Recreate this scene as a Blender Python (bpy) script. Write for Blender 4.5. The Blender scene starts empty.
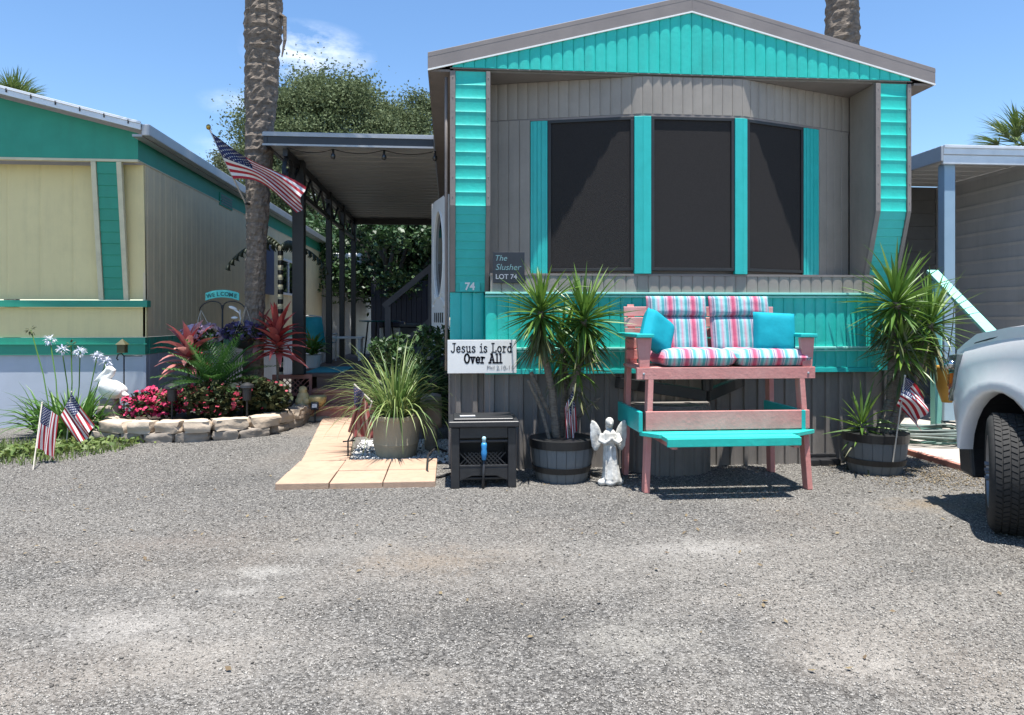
import bpy, bmesh, math, random
import numpy as np
from mathutils import Vector, Matrix, noise as mnoise

rnd = random.Random(74)
nrs = np.random.RandomState(74)
SC = bpy.context.scene
COL = SC.collection
R = math.radians

# ------------------------------------------------------------------ camera
H, FPX, CX, HZ, YAW = 1.4, 720.0, 512.0, 318.0, R(4.92)
cd = bpy.data.cameras.new('camera')
cam = bpy.data.objects.new('camera', cd)
COL.objects.link(cam)
cam.location = (0, 0, H)
cam.rotation_euler = (R(90), 0, -YAW)
cd.sensor_width = 36
cd.lens = FPX / 1024 * 36
cd.shift_y = -(357.5 - HZ) / 1024
cd.clip_start, cd.clip_end = 0.05, 2000
SC.camera = cam

# ------------------------------------------------------------------ light
SUN_T = 6.2
SUN = Vector((0.05, -1 / SUN_T, 1.0)).normalized()
SUN_STRENGTH, SKY_STRENGTH = 5.0, 0.09
w = bpy.data.worlds.new('World')
SC.world = w
w.use_nodes = True
nt = w.node_tree
bg = nt.nodes['Background']
sky = nt.nodes.new('ShaderNodeTexSky')
sky.sky_type = 'NISHITA'
sky.sun_disc = False
sky.sun_elevation = math.asin(SUN.z)
sky.sun_rotation = math.atan2(SUN.x, SUN.y)
sky.altitude = 0
sky.air_density, sky.dust_density, sky.ozone_density = 1.0, 0.2, 3.0
# clouds: real directions on the sky dome
tc = nt.nodes.new('ShaderNodeTexCoord')


def wn(t, **k):
    n = nt.nodes.new(t)
    for a, b in k.items():
        setattr(n, a, b)
    return n


nz = wn('ShaderNodeTexNoise')
nz.inputs['Scale'].default_value = 16
nz.inputs['Detail'].default_value = 8
nz.inputs['Roughness'].default_value = 0.62
mp = wn('ShaderNodeMapping')
mp.inputs['Scale'].default_value = (1, 1, 2.4)
nt.links.new(tc.outputs['Generated'], mp.inputs[0])
nt.links.new(mp.outputs[0], nz.inputs['Vector'])


def pix_dir(px, py):
    u = (px - CX) / FPX
    return Vector((math.sin(YAW) + u * math.cos(YAW), math.cos(YAW) - u * math.sin(YAW), (HZ - py) / FPX)).normalized()


acc = None
for (px, py, rx, rz, s) in ((309, 53, .075, .034, 1.0), (236, 103, .045, .016, .4), (222, 148, .035, .02, .3)):
    d = pix_dir(px, py)
    sub = wn('ShaderNodeVectorMath', operation='SUBTRACT')
    nt.links.new(tc.outputs['Generated'], sub.inputs[0])
    sub.inputs[1].default_value = d
    mul = wn('ShaderNodeVectorMath', operation='MULTIPLY')
    nt.links.new(sub.outputs[0], mul.inputs[0])
    mul.inputs[1].default_value = (1 / rx, 1 / rx, 1 / rz)
    ln = wn('ShaderNodeVectorMath', operation='LENGTH')
    nt.links.new(mul.outputs[0], ln.inputs[0])
    mr = wn('ShaderNodeMapRange')
    mr.inputs[1].default_value, mr.inputs[2].default_value = 0.1, 1.15
    mr.inputs[3].default_value, mr.inputs[4].default_value = s, 0
    nt.links.new(ln.outputs['Value'], mr.inputs[0])
    if acc is None:
        acc = mr.outputs[0]
    else:
        ad = wn('ShaderNodeMath', operation='MAXIMUM')
        nt.links.new(acc, ad.inputs[0])
        nt.links.new(mr.outputs[0], ad.inputs[1])
        acc = ad.outputs[0]
nr = wn('ShaderNodeMapRange')
nr.inputs[1].default_value, nr.inputs[2].default_value = 0.36, 0.66
nt.links.new(nz.outputs['Fac'], nr.inputs[0])
cm = wn('ShaderNodeMath', operation='MULTIPLY')
nt.links.new(acc, cm.inputs[0])
nt.links.new(nr.outputs[0], cm.inputs[1])
hs = wn('ShaderNodeHueSaturation')
hs.inputs['Saturation'].default_value = 1.12
hs.inputs['Value'].default_value = 1.22
nt.links.new(sky.outputs[0], hs.inputs['Color'])
mx = wn('ShaderNodeMix', data_type='RGBA')
nt.links.new(cm.outputs[0], mx.inputs['Factor'])
nt.links.new(hs.outputs[0], mx.inputs['A'])
mx.inputs['B'].default_value = (9.0, 9.3, 9.8, 1)
nt.links.new(mx.outputs['Result'], bg.inputs['Color'])
bg.inputs['Strength'].default_value = SKY_STRENGTH

sl = bpy.data.lights.new('sun', 'SUN')
sl.energy, sl.angle, sl.color = SUN_STRENGTH, R(0.55), (1.0, 0.965, 0.91)
so = bpy.data.objects.new('sun', sl)
COL.objects.link(so)
so.rotation_euler = SUN.to_track_quat('Z', 'Y').to_euler()

SC.view_settings.view_transform = 'Standard'
SC.view_settings.look = 'None'
SC.view_settings.exposure = 1.0
SC.view_settings.gamma = 1.0
SC.render.engine = 'CYCLES'
SC.cycles.max_bounces = 6
SC.cycles.use_denoising = True

# ------------------------------------------------------------------ helpers
FW = Vector((math.sin(YAW), math.cos(YAW), 0))
RT = Vector((math.cos(YAW), -math.sin(YAW), 0))


def ray(px, py):
    return FW + RT * ((px - CX) / FPX) + Vector((0, 0, (HZ - py) / FPX))


def P(px, py, d):
    return Vector((0, 0, H)) + ray(px, py) * d


def G(px, py, z=0.0):
    return P(px, py, (H - z) * FPX / (py - HZ))


def onY(px, py, Y):
    r = ray(px, py)
    return Vector((0, 0, H)) + r * (Y / r.y)


MATS = {}


def mat(name, c1, c2=None, rough=0.6, scale=6.0, bump=0.0, bscale=40.0, metal=0.0, island=0.0, spec=0.5, trans=0.0,
        detail=5.0, stretch=(1, 1, 1), coat=0.0, dirt=0.0):
    """principled surface: two colours mixed by noise, random per island tint, optional bump"""
    if name in MATS:
        return MATS[name]
    m = bpy.data.materials.new(name)
    m.use_nodes = True
    t = m.node_tree
    b = t.nodes['Principled BSDF']
    b.inputs['Roughness'].default_value = rough
    b.inputs['Metallic'].default_value = metal
    b.inputs['Specular IOR Level'].default_value = spec
    b.inputs['Coat Weight'].default_value = coat
    co = t.nodes.new('ShaderNodeTexCoord')
    mpn = t.nodes.new('ShaderNodeMapping')
    mpn.inputs['Scale'].default_value = stretch
    t.links.new(co.outputs['Object'], mpn.inputs[0])
    c2 = c2 or tuple(x * 0.8 for x in c1)
    n = t.nodes.new('ShaderNodeTexNoise')
    n.inputs['Scale'].default_value = scale
    n.inputs['Detail'].default_value = detail
    n.inputs['Roughness'].default_value = 0.6
    t.links.new(mpn.outputs[0], n.inputs['Vector'])
    rp = t.nodes.new('ShaderNodeMapRange')
    rp.inputs[1].default_value, rp.inputs[2].default_value = 0.3, 0.7
    t.links.new(n.outputs['Fac'], rp.inputs[0])
    mxx = t.nodes.new('ShaderNodeMix')
    mxx.data_type = 'RGBA'
    mxx.inputs['A'].default_value = (*c1, 1)
    mxx.inputs['B'].default_value = (*c2, 1)
    fac = rp.outputs[0]
    if island > 0:
        g = t.nodes.new('ShaderNodeNewGeometry')
        mm = t.nodes.new('ShaderNodeMix')
        mm.data_type = 'FLOAT'
        mm.inputs['Factor'].default_value = island
        t.links.new(rp.outputs[0], mm.inputs['A'])
        t.links.new(g.outputs['Random Per Island'], mm.inputs['B'])
        fac = mm.outputs['Result']
    t.links.new(fac, mxx.inputs['Factor'])
    if dirt > 0:                       # rain streaks and grime
        dm = t.nodes.new('ShaderNodeMapping')
        dm.inputs['Scale'].default_value = (9, 9, .7)
        t.links.new(co.outputs['Object'], dm.inputs[0])
        dn1 = t.nodes.new('ShaderNodeTexNoise')
        dn1.inputs['Scale'].default_value = 1.0
        dn1.inputs['Detail'].default_value = 8
        dn1.inputs['Roughness'].default_value = .7
        t.links.new(dm.outputs[0], dn1.inputs['Vector'])
        dn2 = t.nodes.new('ShaderNodeTexNoise')
        dn2.inputs['Scale'].default_value = 2.3
        dn2.inputs['Detail'].default_value = 9
        dn2.inputs['Roughness'].default_value = .75
        t.links.new(co.outputs['Object'], dn2.inputs['Vector'])
        dmul = t.nodes.new('ShaderNodeMath')
        dmul.operation = 'MULTIPLY'
        t.links.new(dn1.outputs['Fac'], dmul.inputs[0])
        t.links.new(dn2.outputs['Fac'], dmul.inputs[1])
        dr_ = t.nodes.new('ShaderNodeMapRange')
        dr_.inputs[1].default_value, dr_.inputs[2].default_value = .22, .42
        dr_.inputs[3].default_value, dr_.inputs[4].default_value = 0, dirt * 2
        t.links.new(dmul.outputs[0], dr_.inputs[0])
        dx = t.nodes.new('ShaderNodeMix')
        dx.data_type = 'RGBA'
        dx.inputs['B'].default_value = tuple(c * .45 + .03 for c in c1) + (1,)
        t.links.new(dr_.outputs[0], dx.inputs['Factor'])
        t.links.new(mxx.outputs['Result'], dx.inputs['A'])
        mxx = dx
    t.links.new(mxx.outputs['Result'], b.inputs['Base Color'])
    if bump > 0:
        nb = t.nodes.new('ShaderNodeTexNoise')
        nb.inputs['Scale'].default_value = bscale
        nb.inputs['Detail'].default_value = 6
        t.links.new(mpn.outputs[0], nb.inputs['Vector'])
        bp = t.nodes.new('ShaderNodeBump')
        bp.inputs['Strength'].default_value = bump
        bp.inputs['Distance'].default_value = 0.01
        t.links.new(nb.outputs['Fac'], bp.inputs['Height'])
        t.links.new(bp.outputs[0], b.inputs['Normal'])
    if trans > 0:
        tr = t.nodes.new('ShaderNodeBsdfTranslucent')
        t.links.new(mxx.outputs['Result'], tr.inputs['Color'])
        ms = t.nodes.new('ShaderNodeMixShader')
        ms.inputs[0].default_value = trans
        t.links.new(b.outputs[0], ms.inputs[1])
        t.links.new(tr.outputs[0], ms.inputs[2])
        t.links.new(ms.outputs[0], t.nodes['Material Output'].inputs['Surface'])
    MATS[name] = m
    return m


def world_off(o):
    v = Vector((0, 0, 0))
    while o:
        v += o.location
        o = o.parent
    return v


class MB:
    def __init__(s):
        s.v, s.f, s.m = [], [], []

    def add(s, verts, faces, mi=0):
        o = len(s.v)
        s.v += [tuple(p) for p in verts]
        s.f += [tuple(i + o for i in f) for f in faces]
        s.m += [mi] * len(faces)
        return s

    def box(s, c, size, rot=None, mi=0):
        c = Vector(c)
        hx, hy, hz = size[0] / 2, size[1] / 2, size[2] / 2
        vs = [Vector((x, y, z)) for z in (-hz, hz) for y in (-hy, hy) for x in (-hx, hx)]
        if rot is not None:
            vs = [rot @ p for p in vs]
        return s.add([c + p for p in vs], [(0, 2, 3, 1), (4, 5, 7, 6), (0, 1, 5, 4), (2, 6, 7, 3), (0, 4, 6, 2), (1, 3, 7, 5)], mi)

    def bx(s, x0, x1, y0, y1, z0, z1, mi=0):
        return s.box(((x0 + x1) / 2, (y0 + y1) / 2, (z0 + z1) / 2), (abs(x1 - x0), abs(y1 - y0), abs(z1 - z0)), None, mi)

    def beam(s, p, q, wd, ht, up=(0, 0, 1), mi=0):
        p, q = Vector(p), Vector(q)
        d = (q - p).normalized()
        up = Vector(up)
        sd = d.cross(up)
        if sd.length < 1e-4:
            sd = d.cross(Vector((0, 1, 0)))
        sd.normalize()
        u = sd.cross(d).normalized()
        a, b = sd * wd / 2, u * ht / 2
        vs = [p - a - b, p + a - b, p + a + b, p - a + b, q - a - b, q + a - b, q + a + b, q - a + b]
        return s.add(vs, [(0, 1, 2, 3), (7, 6, 5, 4), (0, 4, 5, 1), (1, 5, 6, 2), (2, 6, 7, 3), (3, 7, 4, 0)], mi)

    def tube(s, pts, r, n=8, mi=0, closed=False):
        pts = [Vector(p) for p in pts]
        k = len(pts)
        rs = r if isinstance(r, (list, tuple)) else [r] * k
        ref = Vector((0, 0, 1))
        vs = []
        prev = None
        for i, p in enumerate(pts):
            d = (pts[(i + 1) % k] - pts[i - 1]) if closed else (pts[min(i + 1, k - 1)] - pts[max(i - 1, 0)])
            if d.length < 1e-9:
                d = Vector((0, 0, 1))
            d.normalize()
            if prev is None:
                a = d.cross(ref if abs(d.z) < 0.9 else Vector((1, 0, 0))).normalized()
            else:
                a = prev - d * prev.dot(d)
                if a.length < 1e-6:
                    a = d.cross(ref)
                a.normalize()
            prev = a
            b = d.cross(a)
            for j in range(n):
                t = 2 * math.pi * j / n
                vs.append(p + (a * math.cos(t) + b * math.sin(t)) * rs[i])
        fs = []
        for i in range(k if closed else k - 1):
            i2 = (i + 1) % k
            for j in range(n):
                j2 = (j + 1) % n
                fs.append((i * n + j, i * n + j2, i2 * n + j2, i2 * n + j))
        if not closed:
            fs.append(tuple(range(n - 1, -1, -1)))
            fs.append(tuple(range((k - 1) * n, k * n)))
        return s.add(vs, fs, mi)

    def lathe(s, prof, n=24, c=(0, 0, 0), mi=0, rot=None, jit=0.0, rng=None):
        c = Vector(c)
        vs, fs = [], []
        for (r, z) in prof:
            for j in range(n):
                t = 2 * math.pi * j / n
                rr = r * (1 + (rng.uniform(-jit, jit) if jit else 0))
                p = Vector((rr * math.cos(t), rr * math.sin(t), z))
                vs.append(c + (rot @ p if rot is not None else p))
        k = len(prof)
        for i in range(k - 1):
            for j in range(n):
                j2 = (j + 1) % n
                fs.append((i * n + j, i * n + j2, (i + 1) * n + j2, (i + 1) * n + j))
        if prof[0][0] > 1e-6:
            fs.append(tuple(range(n - 1, -1, -1)))
        if prof[-1][0] > 1e-6:
            fs.append(tuple(range((k - 1) * n, k * n)))
        return s.add(vs, fs, mi)

    def ell(s, c, r, rot=None, nu=16, nv=10, mi=0):
        c = Vector(c)
        vs = [Vector((0, 0, -1))]
        for i in range(1, nv):
            a = -math.pi / 2 + math.pi * i / nv
            for j in range(nu):
                t = 2 * math.pi * j / nu
                vs.append(Vector((math.cos(a) * math.cos(t), math.cos(a) * math.sin(t), math.sin(a))))
        vs.append(Vector((0, 0, 1)))
        vs = [Vector((p.x * r[0], p.y * r[1], p.z * r[2])) for p in vs]
        if rot is not None:
            vs = [rot @ p for p in vs]
        fs = []
        for j in range(nu):
            fs.append((0, 1 + (j + 1) % nu, 1 + j))
            fs.append((len(vs) - 1, 1 + (nv - 2) * nu + j, 1 + (nv - 2) * nu + (j + 1) % nu))
        for i in range(nv - 2):
            for j in range(nu):
                a, b = 1 + i * nu, 1 + (i + 1) * nu
                fs.append((a + j, a + (j + 1) % nu, b + (j + 1) % nu, b + j))
        return s.add([c + p for p in vs], fs, mi)

    def prism(s, pts, off, mi=0):
        """closed polygon pts (3-D), pushed along vector off"""
        n = len(pts)
        off = Vector(off)
        a = [Vector(p) for p in pts]
        vs = a + [p + off for p in a]
        fs = [tuple(range(n - 1, -1, -1)), tuple(range(n, 2 * n))]
        fs += [(i, (i + 1) % n, n + (i + 1) % n, n + i) for i in range(n)]
        return s.add(vs, fs, mi)

    def panel(s, A0, B0, A1, B1, pitch, amp, kind='bulge', thick=0.02, mi=0, nmid=2):
        """siding sheet between a top edge A0-B0 and a bottom edge A1-B1 with ribs across its width; relief along the normal"""
        A0, B0, A1, B1 = map(Vector, (A0, B0, A1, B1))
        wd = max((B0 - A0).length, (B1 - A1).length)
        nr_ = max(1, round(wd / pitch))
        cell = {'bulge': [(0, 0), (.03, .45), (.12, .78), (.3, .96), (.5, 1), (.7, .96), (.88, .78), (.97, .45)],
                'groove': [(0, 0), (.05, 1), (.5, 1.0), (.95, 1)],
                'lap': [(0, 0.0), (.04, 1.0), (.5, .55), (.96, .05)],
                'log': [(0, 0), (.06, .35), (.18, .66), (.35, .9), (.55, 1), (.75, .9), (.9, .55), (.97, .2)],
                'rib': [(0, 0), (.3, 0), (.36, 1), (.62, 1), (.68, 0), (.96, 0)]}[kind]
        ss = [(i + a) / nr_ for i in range(nr_) for a, _ in cell] + [1.0]
        of = [b for i in range(nr_) for _, b in cell] + [0.0]
        mid = (A0 + B0) / 2 - (A1 + B1) / 2
        acr = (B0 - A0) if (B0 - A0).length > 1e-6 else (B1 - A1)
        nrm = acr.cross(mid).normalized()          # A left, B right, A0 above A1: normal faces the viewer
        vs, fs = [], []
        for sx, o in zip(ss, of):
            a, b = A0.lerp(B0, sx), A1.lerp(B1, sx)
            for k in range(nmid):
                vs.append(a.lerp(b, k / (nmid - 1)) + nrm * o * amp)
        m_ = len(ss)
        for i in range(m_ - 1):
            for k in range(nmid - 1):
                fs.append((i * nmid + k, i * nmid + k + 1, (i + 1) * nmid + k + 1, (i + 1) * nmid + k))
        o = len(vs)
        vs += [p - nrm * thick for p in (A0, B0, A1, B1)]
        fs.append((o, o + 1, o + 3, o + 2))
        L = (m_ - 1) * nmid
        fs.append((0, o, o + 2, nmid - 1))
        fs.append((L, L + nmid - 1, o + 3, o + 1))
        fs.append(tuple([i * nmid for i in range(m_)]) + (o + 1, o))
        fs.append(tuple([i * nmid + nmid - 1 for i in range(m_ - 1, -1, -1)]) + (o + 2, o + 3))
        return s.add(vs, fs, mi)

    def blade(s, p, d, ln, wd, droop=0.5, n=4, mi=0, twist=0.0, fold=0.25, rng=rnd):
        """a strap leaf: a folded tapering strip that bends down along its length"""
        p = Vector(p)
        d = Vector(d).normalized()
        sd = d.cross(Vector((0, 0, 1)))
        if sd.length < 1e-3:
            sd = Vector((1, 0, 0))
        sd.normalize()
        if twist:
            sd = Matrix.Rotation(twist, 3, d) @ sd
        vs = []
        for i in range(n + 1):
            t = i / n
            k = wd * (0.55 + 0.9 * t) if t < 0.35 else wd * 0.865 * (1 - ((t - 0.35) / 0.65) ** 1.6)
            k = max(k, wd * 0.02)
            nn = sd.cross(d).normalized()
            vs += [p - sd * k / 2 + nn * k * fold, p, p + sd * k / 2 + nn * k * fold]
            d2 = (d + Vector((0, 0, -1)) * droop / n * (0.5 + t)).normalized()
            p = p + d2 * ln / n
            d = d2
            s2 = sd - d * sd.dot(d)
            sd = s2.normalized()
        fs = []
        for i in range(n):
            a = i * 3
            fs += [(a, a + 1, a + 4, a + 3), (a + 1, a + 2, a + 5, a + 4)]
        return s.add(vs, fs, mi)

    def build(s, name, mats, parent=None, smooth=False, bevel=0.0, world=True, remesh=0.0, angle=None, seg=2):
        me = bpy.data.meshes.new(name)
        V = np.array(s.v, dtype=np.float32).reshape(-1, 3)
        if parent is None:
            off = Vector(((V[:, 0].min() + V[:, 0].max()) / 2, (V[:, 1].min() + V[:, 1].max()) / 2, V[:, 2].min())) if world else Vector((0, 0, 0))
        else:
            off = world_off(parent) if world else Vector((0, 0, 0))
        V = V - np.array(off, dtype=np.float32)
        me.from_pydata(V.tolist(), [], s.f)
        if not isinstance(mats, (list, tuple)):
            mats = [mats]
        for m in mats:
            me.materials.append(m)
        if len(mats) > 1:
            me.polygons.foreach_set('material_index', s.m)
        if smooth:
            me.polygons.foreach_set('use_smooth', [True] * len(me.polygons))
        if angle is not None:
            me.polygons.foreach_set('use_smooth', [True] * len(me.polygons))
            me.set_sharp_from_angle(angle=R(angle))
        me.update()
        o = bpy.data.objects.new(name, me)
        COL.objects.link(o)
        if parent is None:
            o.location = off
        else:
            o.parent = parent
        if bevel > 0:
            md = o.modifiers.new('bevel', 'BEVEL')
            md.width, md.segments, md.limit_method, md.angle_limit = bevel, seg, 'ANGLE', R(40)
            md.harden_normals = False
        if remesh > 0:
            md = o.modifiers.new('remesh', 'REMESH')
            md.mode, md.voxel_size, md.use_smooth_shade = 'VOXEL', remesh, True
            sm = o.modifiers.new('smooth', 'SMOOTH')
            sm.iterations, sm.factor = 3, 0.5
        return o


def np_mesh(name, V, F, mats, midx=None, parent=None, smooth=False):
    """large meshes from arrays; V (n,3) world, F (m,k)"""
    me = bpy.data.meshes.new(name)
    off = np.array(world_off(parent)) if parent else np.zeros(3)
    V = np.asarray(V, dtype=np.float32) - off.astype(np.float32)
    F = np.asarray(F, dtype=np.int32)
    k = F.shape[1]
    me.vertices.add(len(V))
    me.vertices.foreach_set('co', V.ravel())
    me.loops.add(F.size)
    me.loops.foreach_set('vertex_index', F.ravel())
    me.polygons.add(len(F))
    me.polygons.foreach_set('loop_start', np.arange(0, F.size, k, dtype=np.int32))
    if not isinstance(mats, (list, tuple)):
        mats = [mats]
    for m in mats:
        me.materials.append(m)
    if midx is not None:
        me.polygons.foreach_set('material_index', np.asarray(midx, dtype=np.int32))
    if smooth:
        me.polygons.foreach_set('use_smooth', np.ones(len(F), dtype=bool))
    me.update(calc_edges=True)
    me.validate()
    o = bpy.data.objects.new(name, me)
    COL.objects.link(o)
    if parent:
        o.parent = parent
    return o


def leaf_arrays(C, size, rng_np, up_bias=.3, aspect=.55):
    """diamond leaves at centres C -> V, F"""
    n = len(C)
    nrm = rng_np.normal(0, 1, (n, 3))
    nrm[:, 2] = np.abs(nrm[:, 2]) + up_bias
    nrm /= np.linalg.norm(nrm, axis=1)[:, None]
    t = rng_np.normal(0, 1, (n, 3))
    t -= nrm * (t * nrm).sum(1)[:, None]
    t /= np.linalg.norm(t, axis=1)[:, None]
    b = np.cross(nrm, t)
    s = size * rng_np.uniform(.6, 1.3, n)[:, None]
    bend = nrm * s * rng_np.uniform(-.2, .2, n)[:, None]
    V = np.stack([C - t * s + bend, C + b * s * aspect, C + t * s + bend, C - b * s * aspect], 1).reshape(-1, 3)
    F = np.arange(4 * n).reshape(-1, 4)
    return V, F


def tag(o, label=None, cat=None, group=None, kind=None):
    if label:
        o['label'] = label
    if cat:
        o['category'] = cat
    if group:
        o['group'] = group
    if kind:
        o['kind'] = kind
    return o


def thing(name, label, cat, loc=(0, 0, 0), group=None, rotz=0.0):
    o = bpy.data.objects.new(name, None)
    o.empty_display_size = 0.2
    COL.objects.link(o)
    o.location = loc
    o.rotation_euler = (0, 0, rotz)
    return tag(o, label, cat, group)


def text_geo(txt, size, font_off=0.0, extrude=0.001, align='CENTER', shear=0.0, space=1.0):
    cu = bpy.data.curves.new('lettering', 'FONT')
    cu.body, cu.size, cu.extrude, cu.align_x, cu.offset, cu.shear = txt, size, extrude, align, font_off, shear
    cu.space_character = space
    cu.resolution_u = 4
    ob = bpy.data.objects.new('lettering', cu)
    COL.objects.link(ob)
    bpy.context.view_layer.update()
    me = bpy.data.meshes.new_from_object(ob.evaluated_get(bpy.context.evaluated_depsgraph_get()))
    vs = [v.co.copy() for v in me.vertices]
    fs = [tuple(p.vertices) for p in me.polygons]
    bpy.data.objects.remove(ob)
    bpy.data.curves.remove(cu)
    bpy.data.meshes.remove(me)
    return vs, fs


def face_cam(c):
    """text plane at c facing -Y"""
    c = Vector(c)
    return lambda p: c + Vector((p.x, -p.z, p.y))


def rotZ(a):
    return Matrix.Rotation(a, 3, 'Z')


# ------------------------------------------------------------------ materials
TURQ = mat('turquoise_paint', (.012, .46, .385), (.022, .53, .45), rough=.48, scale=3.5, bump=.2, bscale=26, dirt=.16)
TURQ_TRIM = mat('turquoise_trim_paint', (.014, .40, .37), (.02, .46, .43), rough=.4, scale=8, bump=.1, bscale=70)
MINT = mat('pale_mint_paint', (.28, .66, .58), (.23, .6, .52), rough=.55, scale=9)
TAUPE = mat('taupe_siding', (.255, .228, .196), (.29, .26, .226), rough=.6, scale=2.5, bump=.12, bscale=30, dirt=.2)
TAUPE_DK = mat('weathered_brown_trim', (.17, .15, .14), (.22, .19, .175), rough=.6, scale=5, bump=.15)
SKIRT = mat('grey_brown_skirting', (.17, .155, .14), (.24, .215, .195), rough=.75, scale=2.2, bump=.2, bscale=30, stretch=(3, 3, .5), dirt=.3)
ROOFB = mat('brown_roof_metal', (.19, .165, .155), (.235, .205, .19), rough=.5, scale=3)
WHITE = mat('white_paint', (.78, .78, .76), (.7, .7, .68), rough=.45, scale=5)
SCREEN = mat('dark_window_screen', (.031, .029, .029), (.037, .035, .035), rough=.9, scale=90, bump=.6, bscale=260, spec=.04)
BLACK = mat('black_metal', (.012, .012, .013), (.02, .02, .02), rough=.45, scale=10)
BLKPL = mat('black_plastic', (.018, .018, .02), (.03, .03, .032), rough=.42, scale=14, bump=.12, bscale=120)
PINK = mat('pink_paint', (.54, .21, .19), (.62, .28, .25), rough=.6, scale=7, bump=.25, bscale=40, stretch=(1, 1, 1), dirt=.15)
PALEPINK = mat('pale_pink_paint', (.68, .3, .29), (.74, .38, .36), rough=.55, scale=12)
GREENP = mat('green_paint', (.016, .27, .175), (.022, .31, .205), rough=.5, scale=4, bump=.06, dirt=.12)
CREAM = mat('cream_yellow_siding', (.80, .67, .34), (.74, .615, .31), rough=.6, scale=1.6, dirt=.12)
CREAMTR = mat('cream_trim', (.68, .62, .42), None, rough=.5)
BLUEGREY = mat('pale_blue_grey_skirting', (.46, .5, .58), (.4, .44, .5), rough=.6, scale=2)
ALU = mat('white_aluminium', (.72, .74, .76), (.62, .64, .66), rough=.35, scale=6, metal=.2)
GALV = mat('grey_roof_metal', (.42, .43, .44), (.34, .35, .37), rough=.45, scale=3, metal=.4)
CEIL = mat('porch_ceiling_panel', (.36, .365, .35), (.30, .305, .295), rough=.3, scale=2)
BRICK = mat('brick_red_stain', (.36, .15, .11), (.44, .21, .165), rough=.8, scale=9, bump=.3)
DECKM = mat('dark_deck_board', (.11, .075, .06), (.16, .11, .09), rough=.75, scale=6, bump=.2)
PAVER = mat('tan_paver', (.38, .255, .175), (.47, .325, .23), rough=.85, scale=4, dirt=.25, bump=.25, bscale=90, island=.45)
STONE = mat('tan_stone', (.40, .31, .225), (.56, .47, .37), rough=.9, scale=7, bump=.6, bscale=22, island=.5)
STONEGR = mat('grey_brown_stone', (.24, .2, .16), (.36, .31, .26), rough=.9, scale=7, bump=.6, bscale=22)
CONC = mat('concrete', (.46, .42, .37), (.38, .35, .31), rough=.9, scale=3, bump=.2, bscale=80)
POTM = mat('beige_concrete_pot', (.40, .36, .27), (.33, .3, .22), rough=.85, scale=5, bump=.3, bscale=40)
STATW = mat('whitewashed_statue', (.76, .75, .71), (.3, .29, .26), rough=.85, scale=11, bump=.35, bscale=50)
PELW = mat('white_cement', (.8, .79, .76), (.68, .66, .62), rough=.8, scale=8, bump=.3)
BARK_OAK = mat('oak_bark', (.09, .075, .06), (.15, .13, .11), rough=.95, scale=8, bump=.8, bscale=12)
PALMBARK = mat('palm_bark', (.095, .075, .058), (.23, .19, .155), rough=.95, scale=14, bump=1.0, bscale=30, stretch=(1, 1, 2.2), detail=8)
CANE = mat('yucca_cane', (.10, .08, .06), (.24, .2, .155), rough=.95, scale=20, bump=.8, bscale=40, stretch=(1, 1, 4))
YUC = mat('yucca_leaf', (.16, .26, .035), (.05, .125, .025), rough=.42, scale=3, island=.8, trans=.22)
YUCD = mat('yucca_old_leaf', (.06, .085, .022), (.15, .14, .055), rough=.6, scale=3, island=.9, trans=.1)
SPID = mat('striped_grass_leaf', (.30, .36, .13), (.06, .145, .03), rough=.45, scale=3, island=.9, trans=.25)
CYC = mat('cycad_leaf', (.04, .13, .03), (.10, .22, .055), rough=.4, scale=3, island=.8, trans=.15)
AGA = mat('agapanthus_leaf', (.045, .15, .025), (.14, .25, .05), rough=.45, scale=3, island=.8, trans=.2)
TI1 = mat('red_cordyline_leaf', (.36, .03, .045), (.72, .36, .32), rough=.45, scale=4, island=.85, trans=.25)
TI2 = mat('crimson_cordyline_leaf', (.26, .012, .02), (.6, .16, .14), rough=.45, scale=4, island=.85, trans=.25)
SHRUB = mat('dark_shrub_leaf', (.02, .055, .016), (.05, .1, .03), rough=.5, scale=2, island=.9, trans=.15)
IMPL = mat('impatiens_leaf', (.022, .04, .016), (.08, .078, .032), rough=.65, scale=2, island=.9, trans=.12, spec=.2)
PETP = mat('hot_pink_petal', (.55, .01, .09), (.68, .07, .17), rough=.6, scale=2, island=.9, trans=.25)
PETR = mat('rose_red_petal', (.38, .02, .05), (.5, .07, .1), rough=.6, scale=2, island=.9, trans=.2)
PETL = mat('lilac_petal', (.55, .38, .55), (.72, .6, .7), rough=.6, scale=2, island=.9, trans=.25)
PETV = mat('violet_petal', (.07, .05, .14), (.15, .12, .24), rough=.6, scale=2, island=.9, trans=.2)
PETW = mat('pale_blue_petal', (.62, .66, .82), (.75, .76, .8), rough=.6, scale=2, island=.9, trans=.25)
OAKL = mat('oak_leaf', (.07, .10, .045), (.155, .19, .10), rough=.75, scale=.5, island=.5, trans=.25, spec=.15)
OAKL2 = mat('grey_green_leaf', (.06, .08, .045), (.16, .18, .11), rough=.75, scale=.5, island=.5, trans=.25, spec=.15)
PALML = mat('palm_frond', (.07, .13, .03), (.15, .2, .06), rough=.45, scale=2, island=.8, trans=.2)
GRASSM = mat('lawn_grass', (.07, .13, .025), (.16, .2, .05), rough=.6, scale=2, island=.9, trans=.2)
SOIL = mat('potting_soil', (.045, .033, .024), (.08, .06, .045), rough=1, scale=30, bump=.6)
FLAGR = mat('flag_red', (.46, .02, .035), (.4, .016, .03), rough=.7, scale=8, trans=.25)
FLAGW = mat('flag_white', (.8, .8, .79), (.75, .75, .74), rough=.7, scale=8, trans=.25)
FLAGB = mat('flag_blue', (.014, .022, .10), (.012, .018, .08), rough=.7, scale=8, trans=.15)
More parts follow.
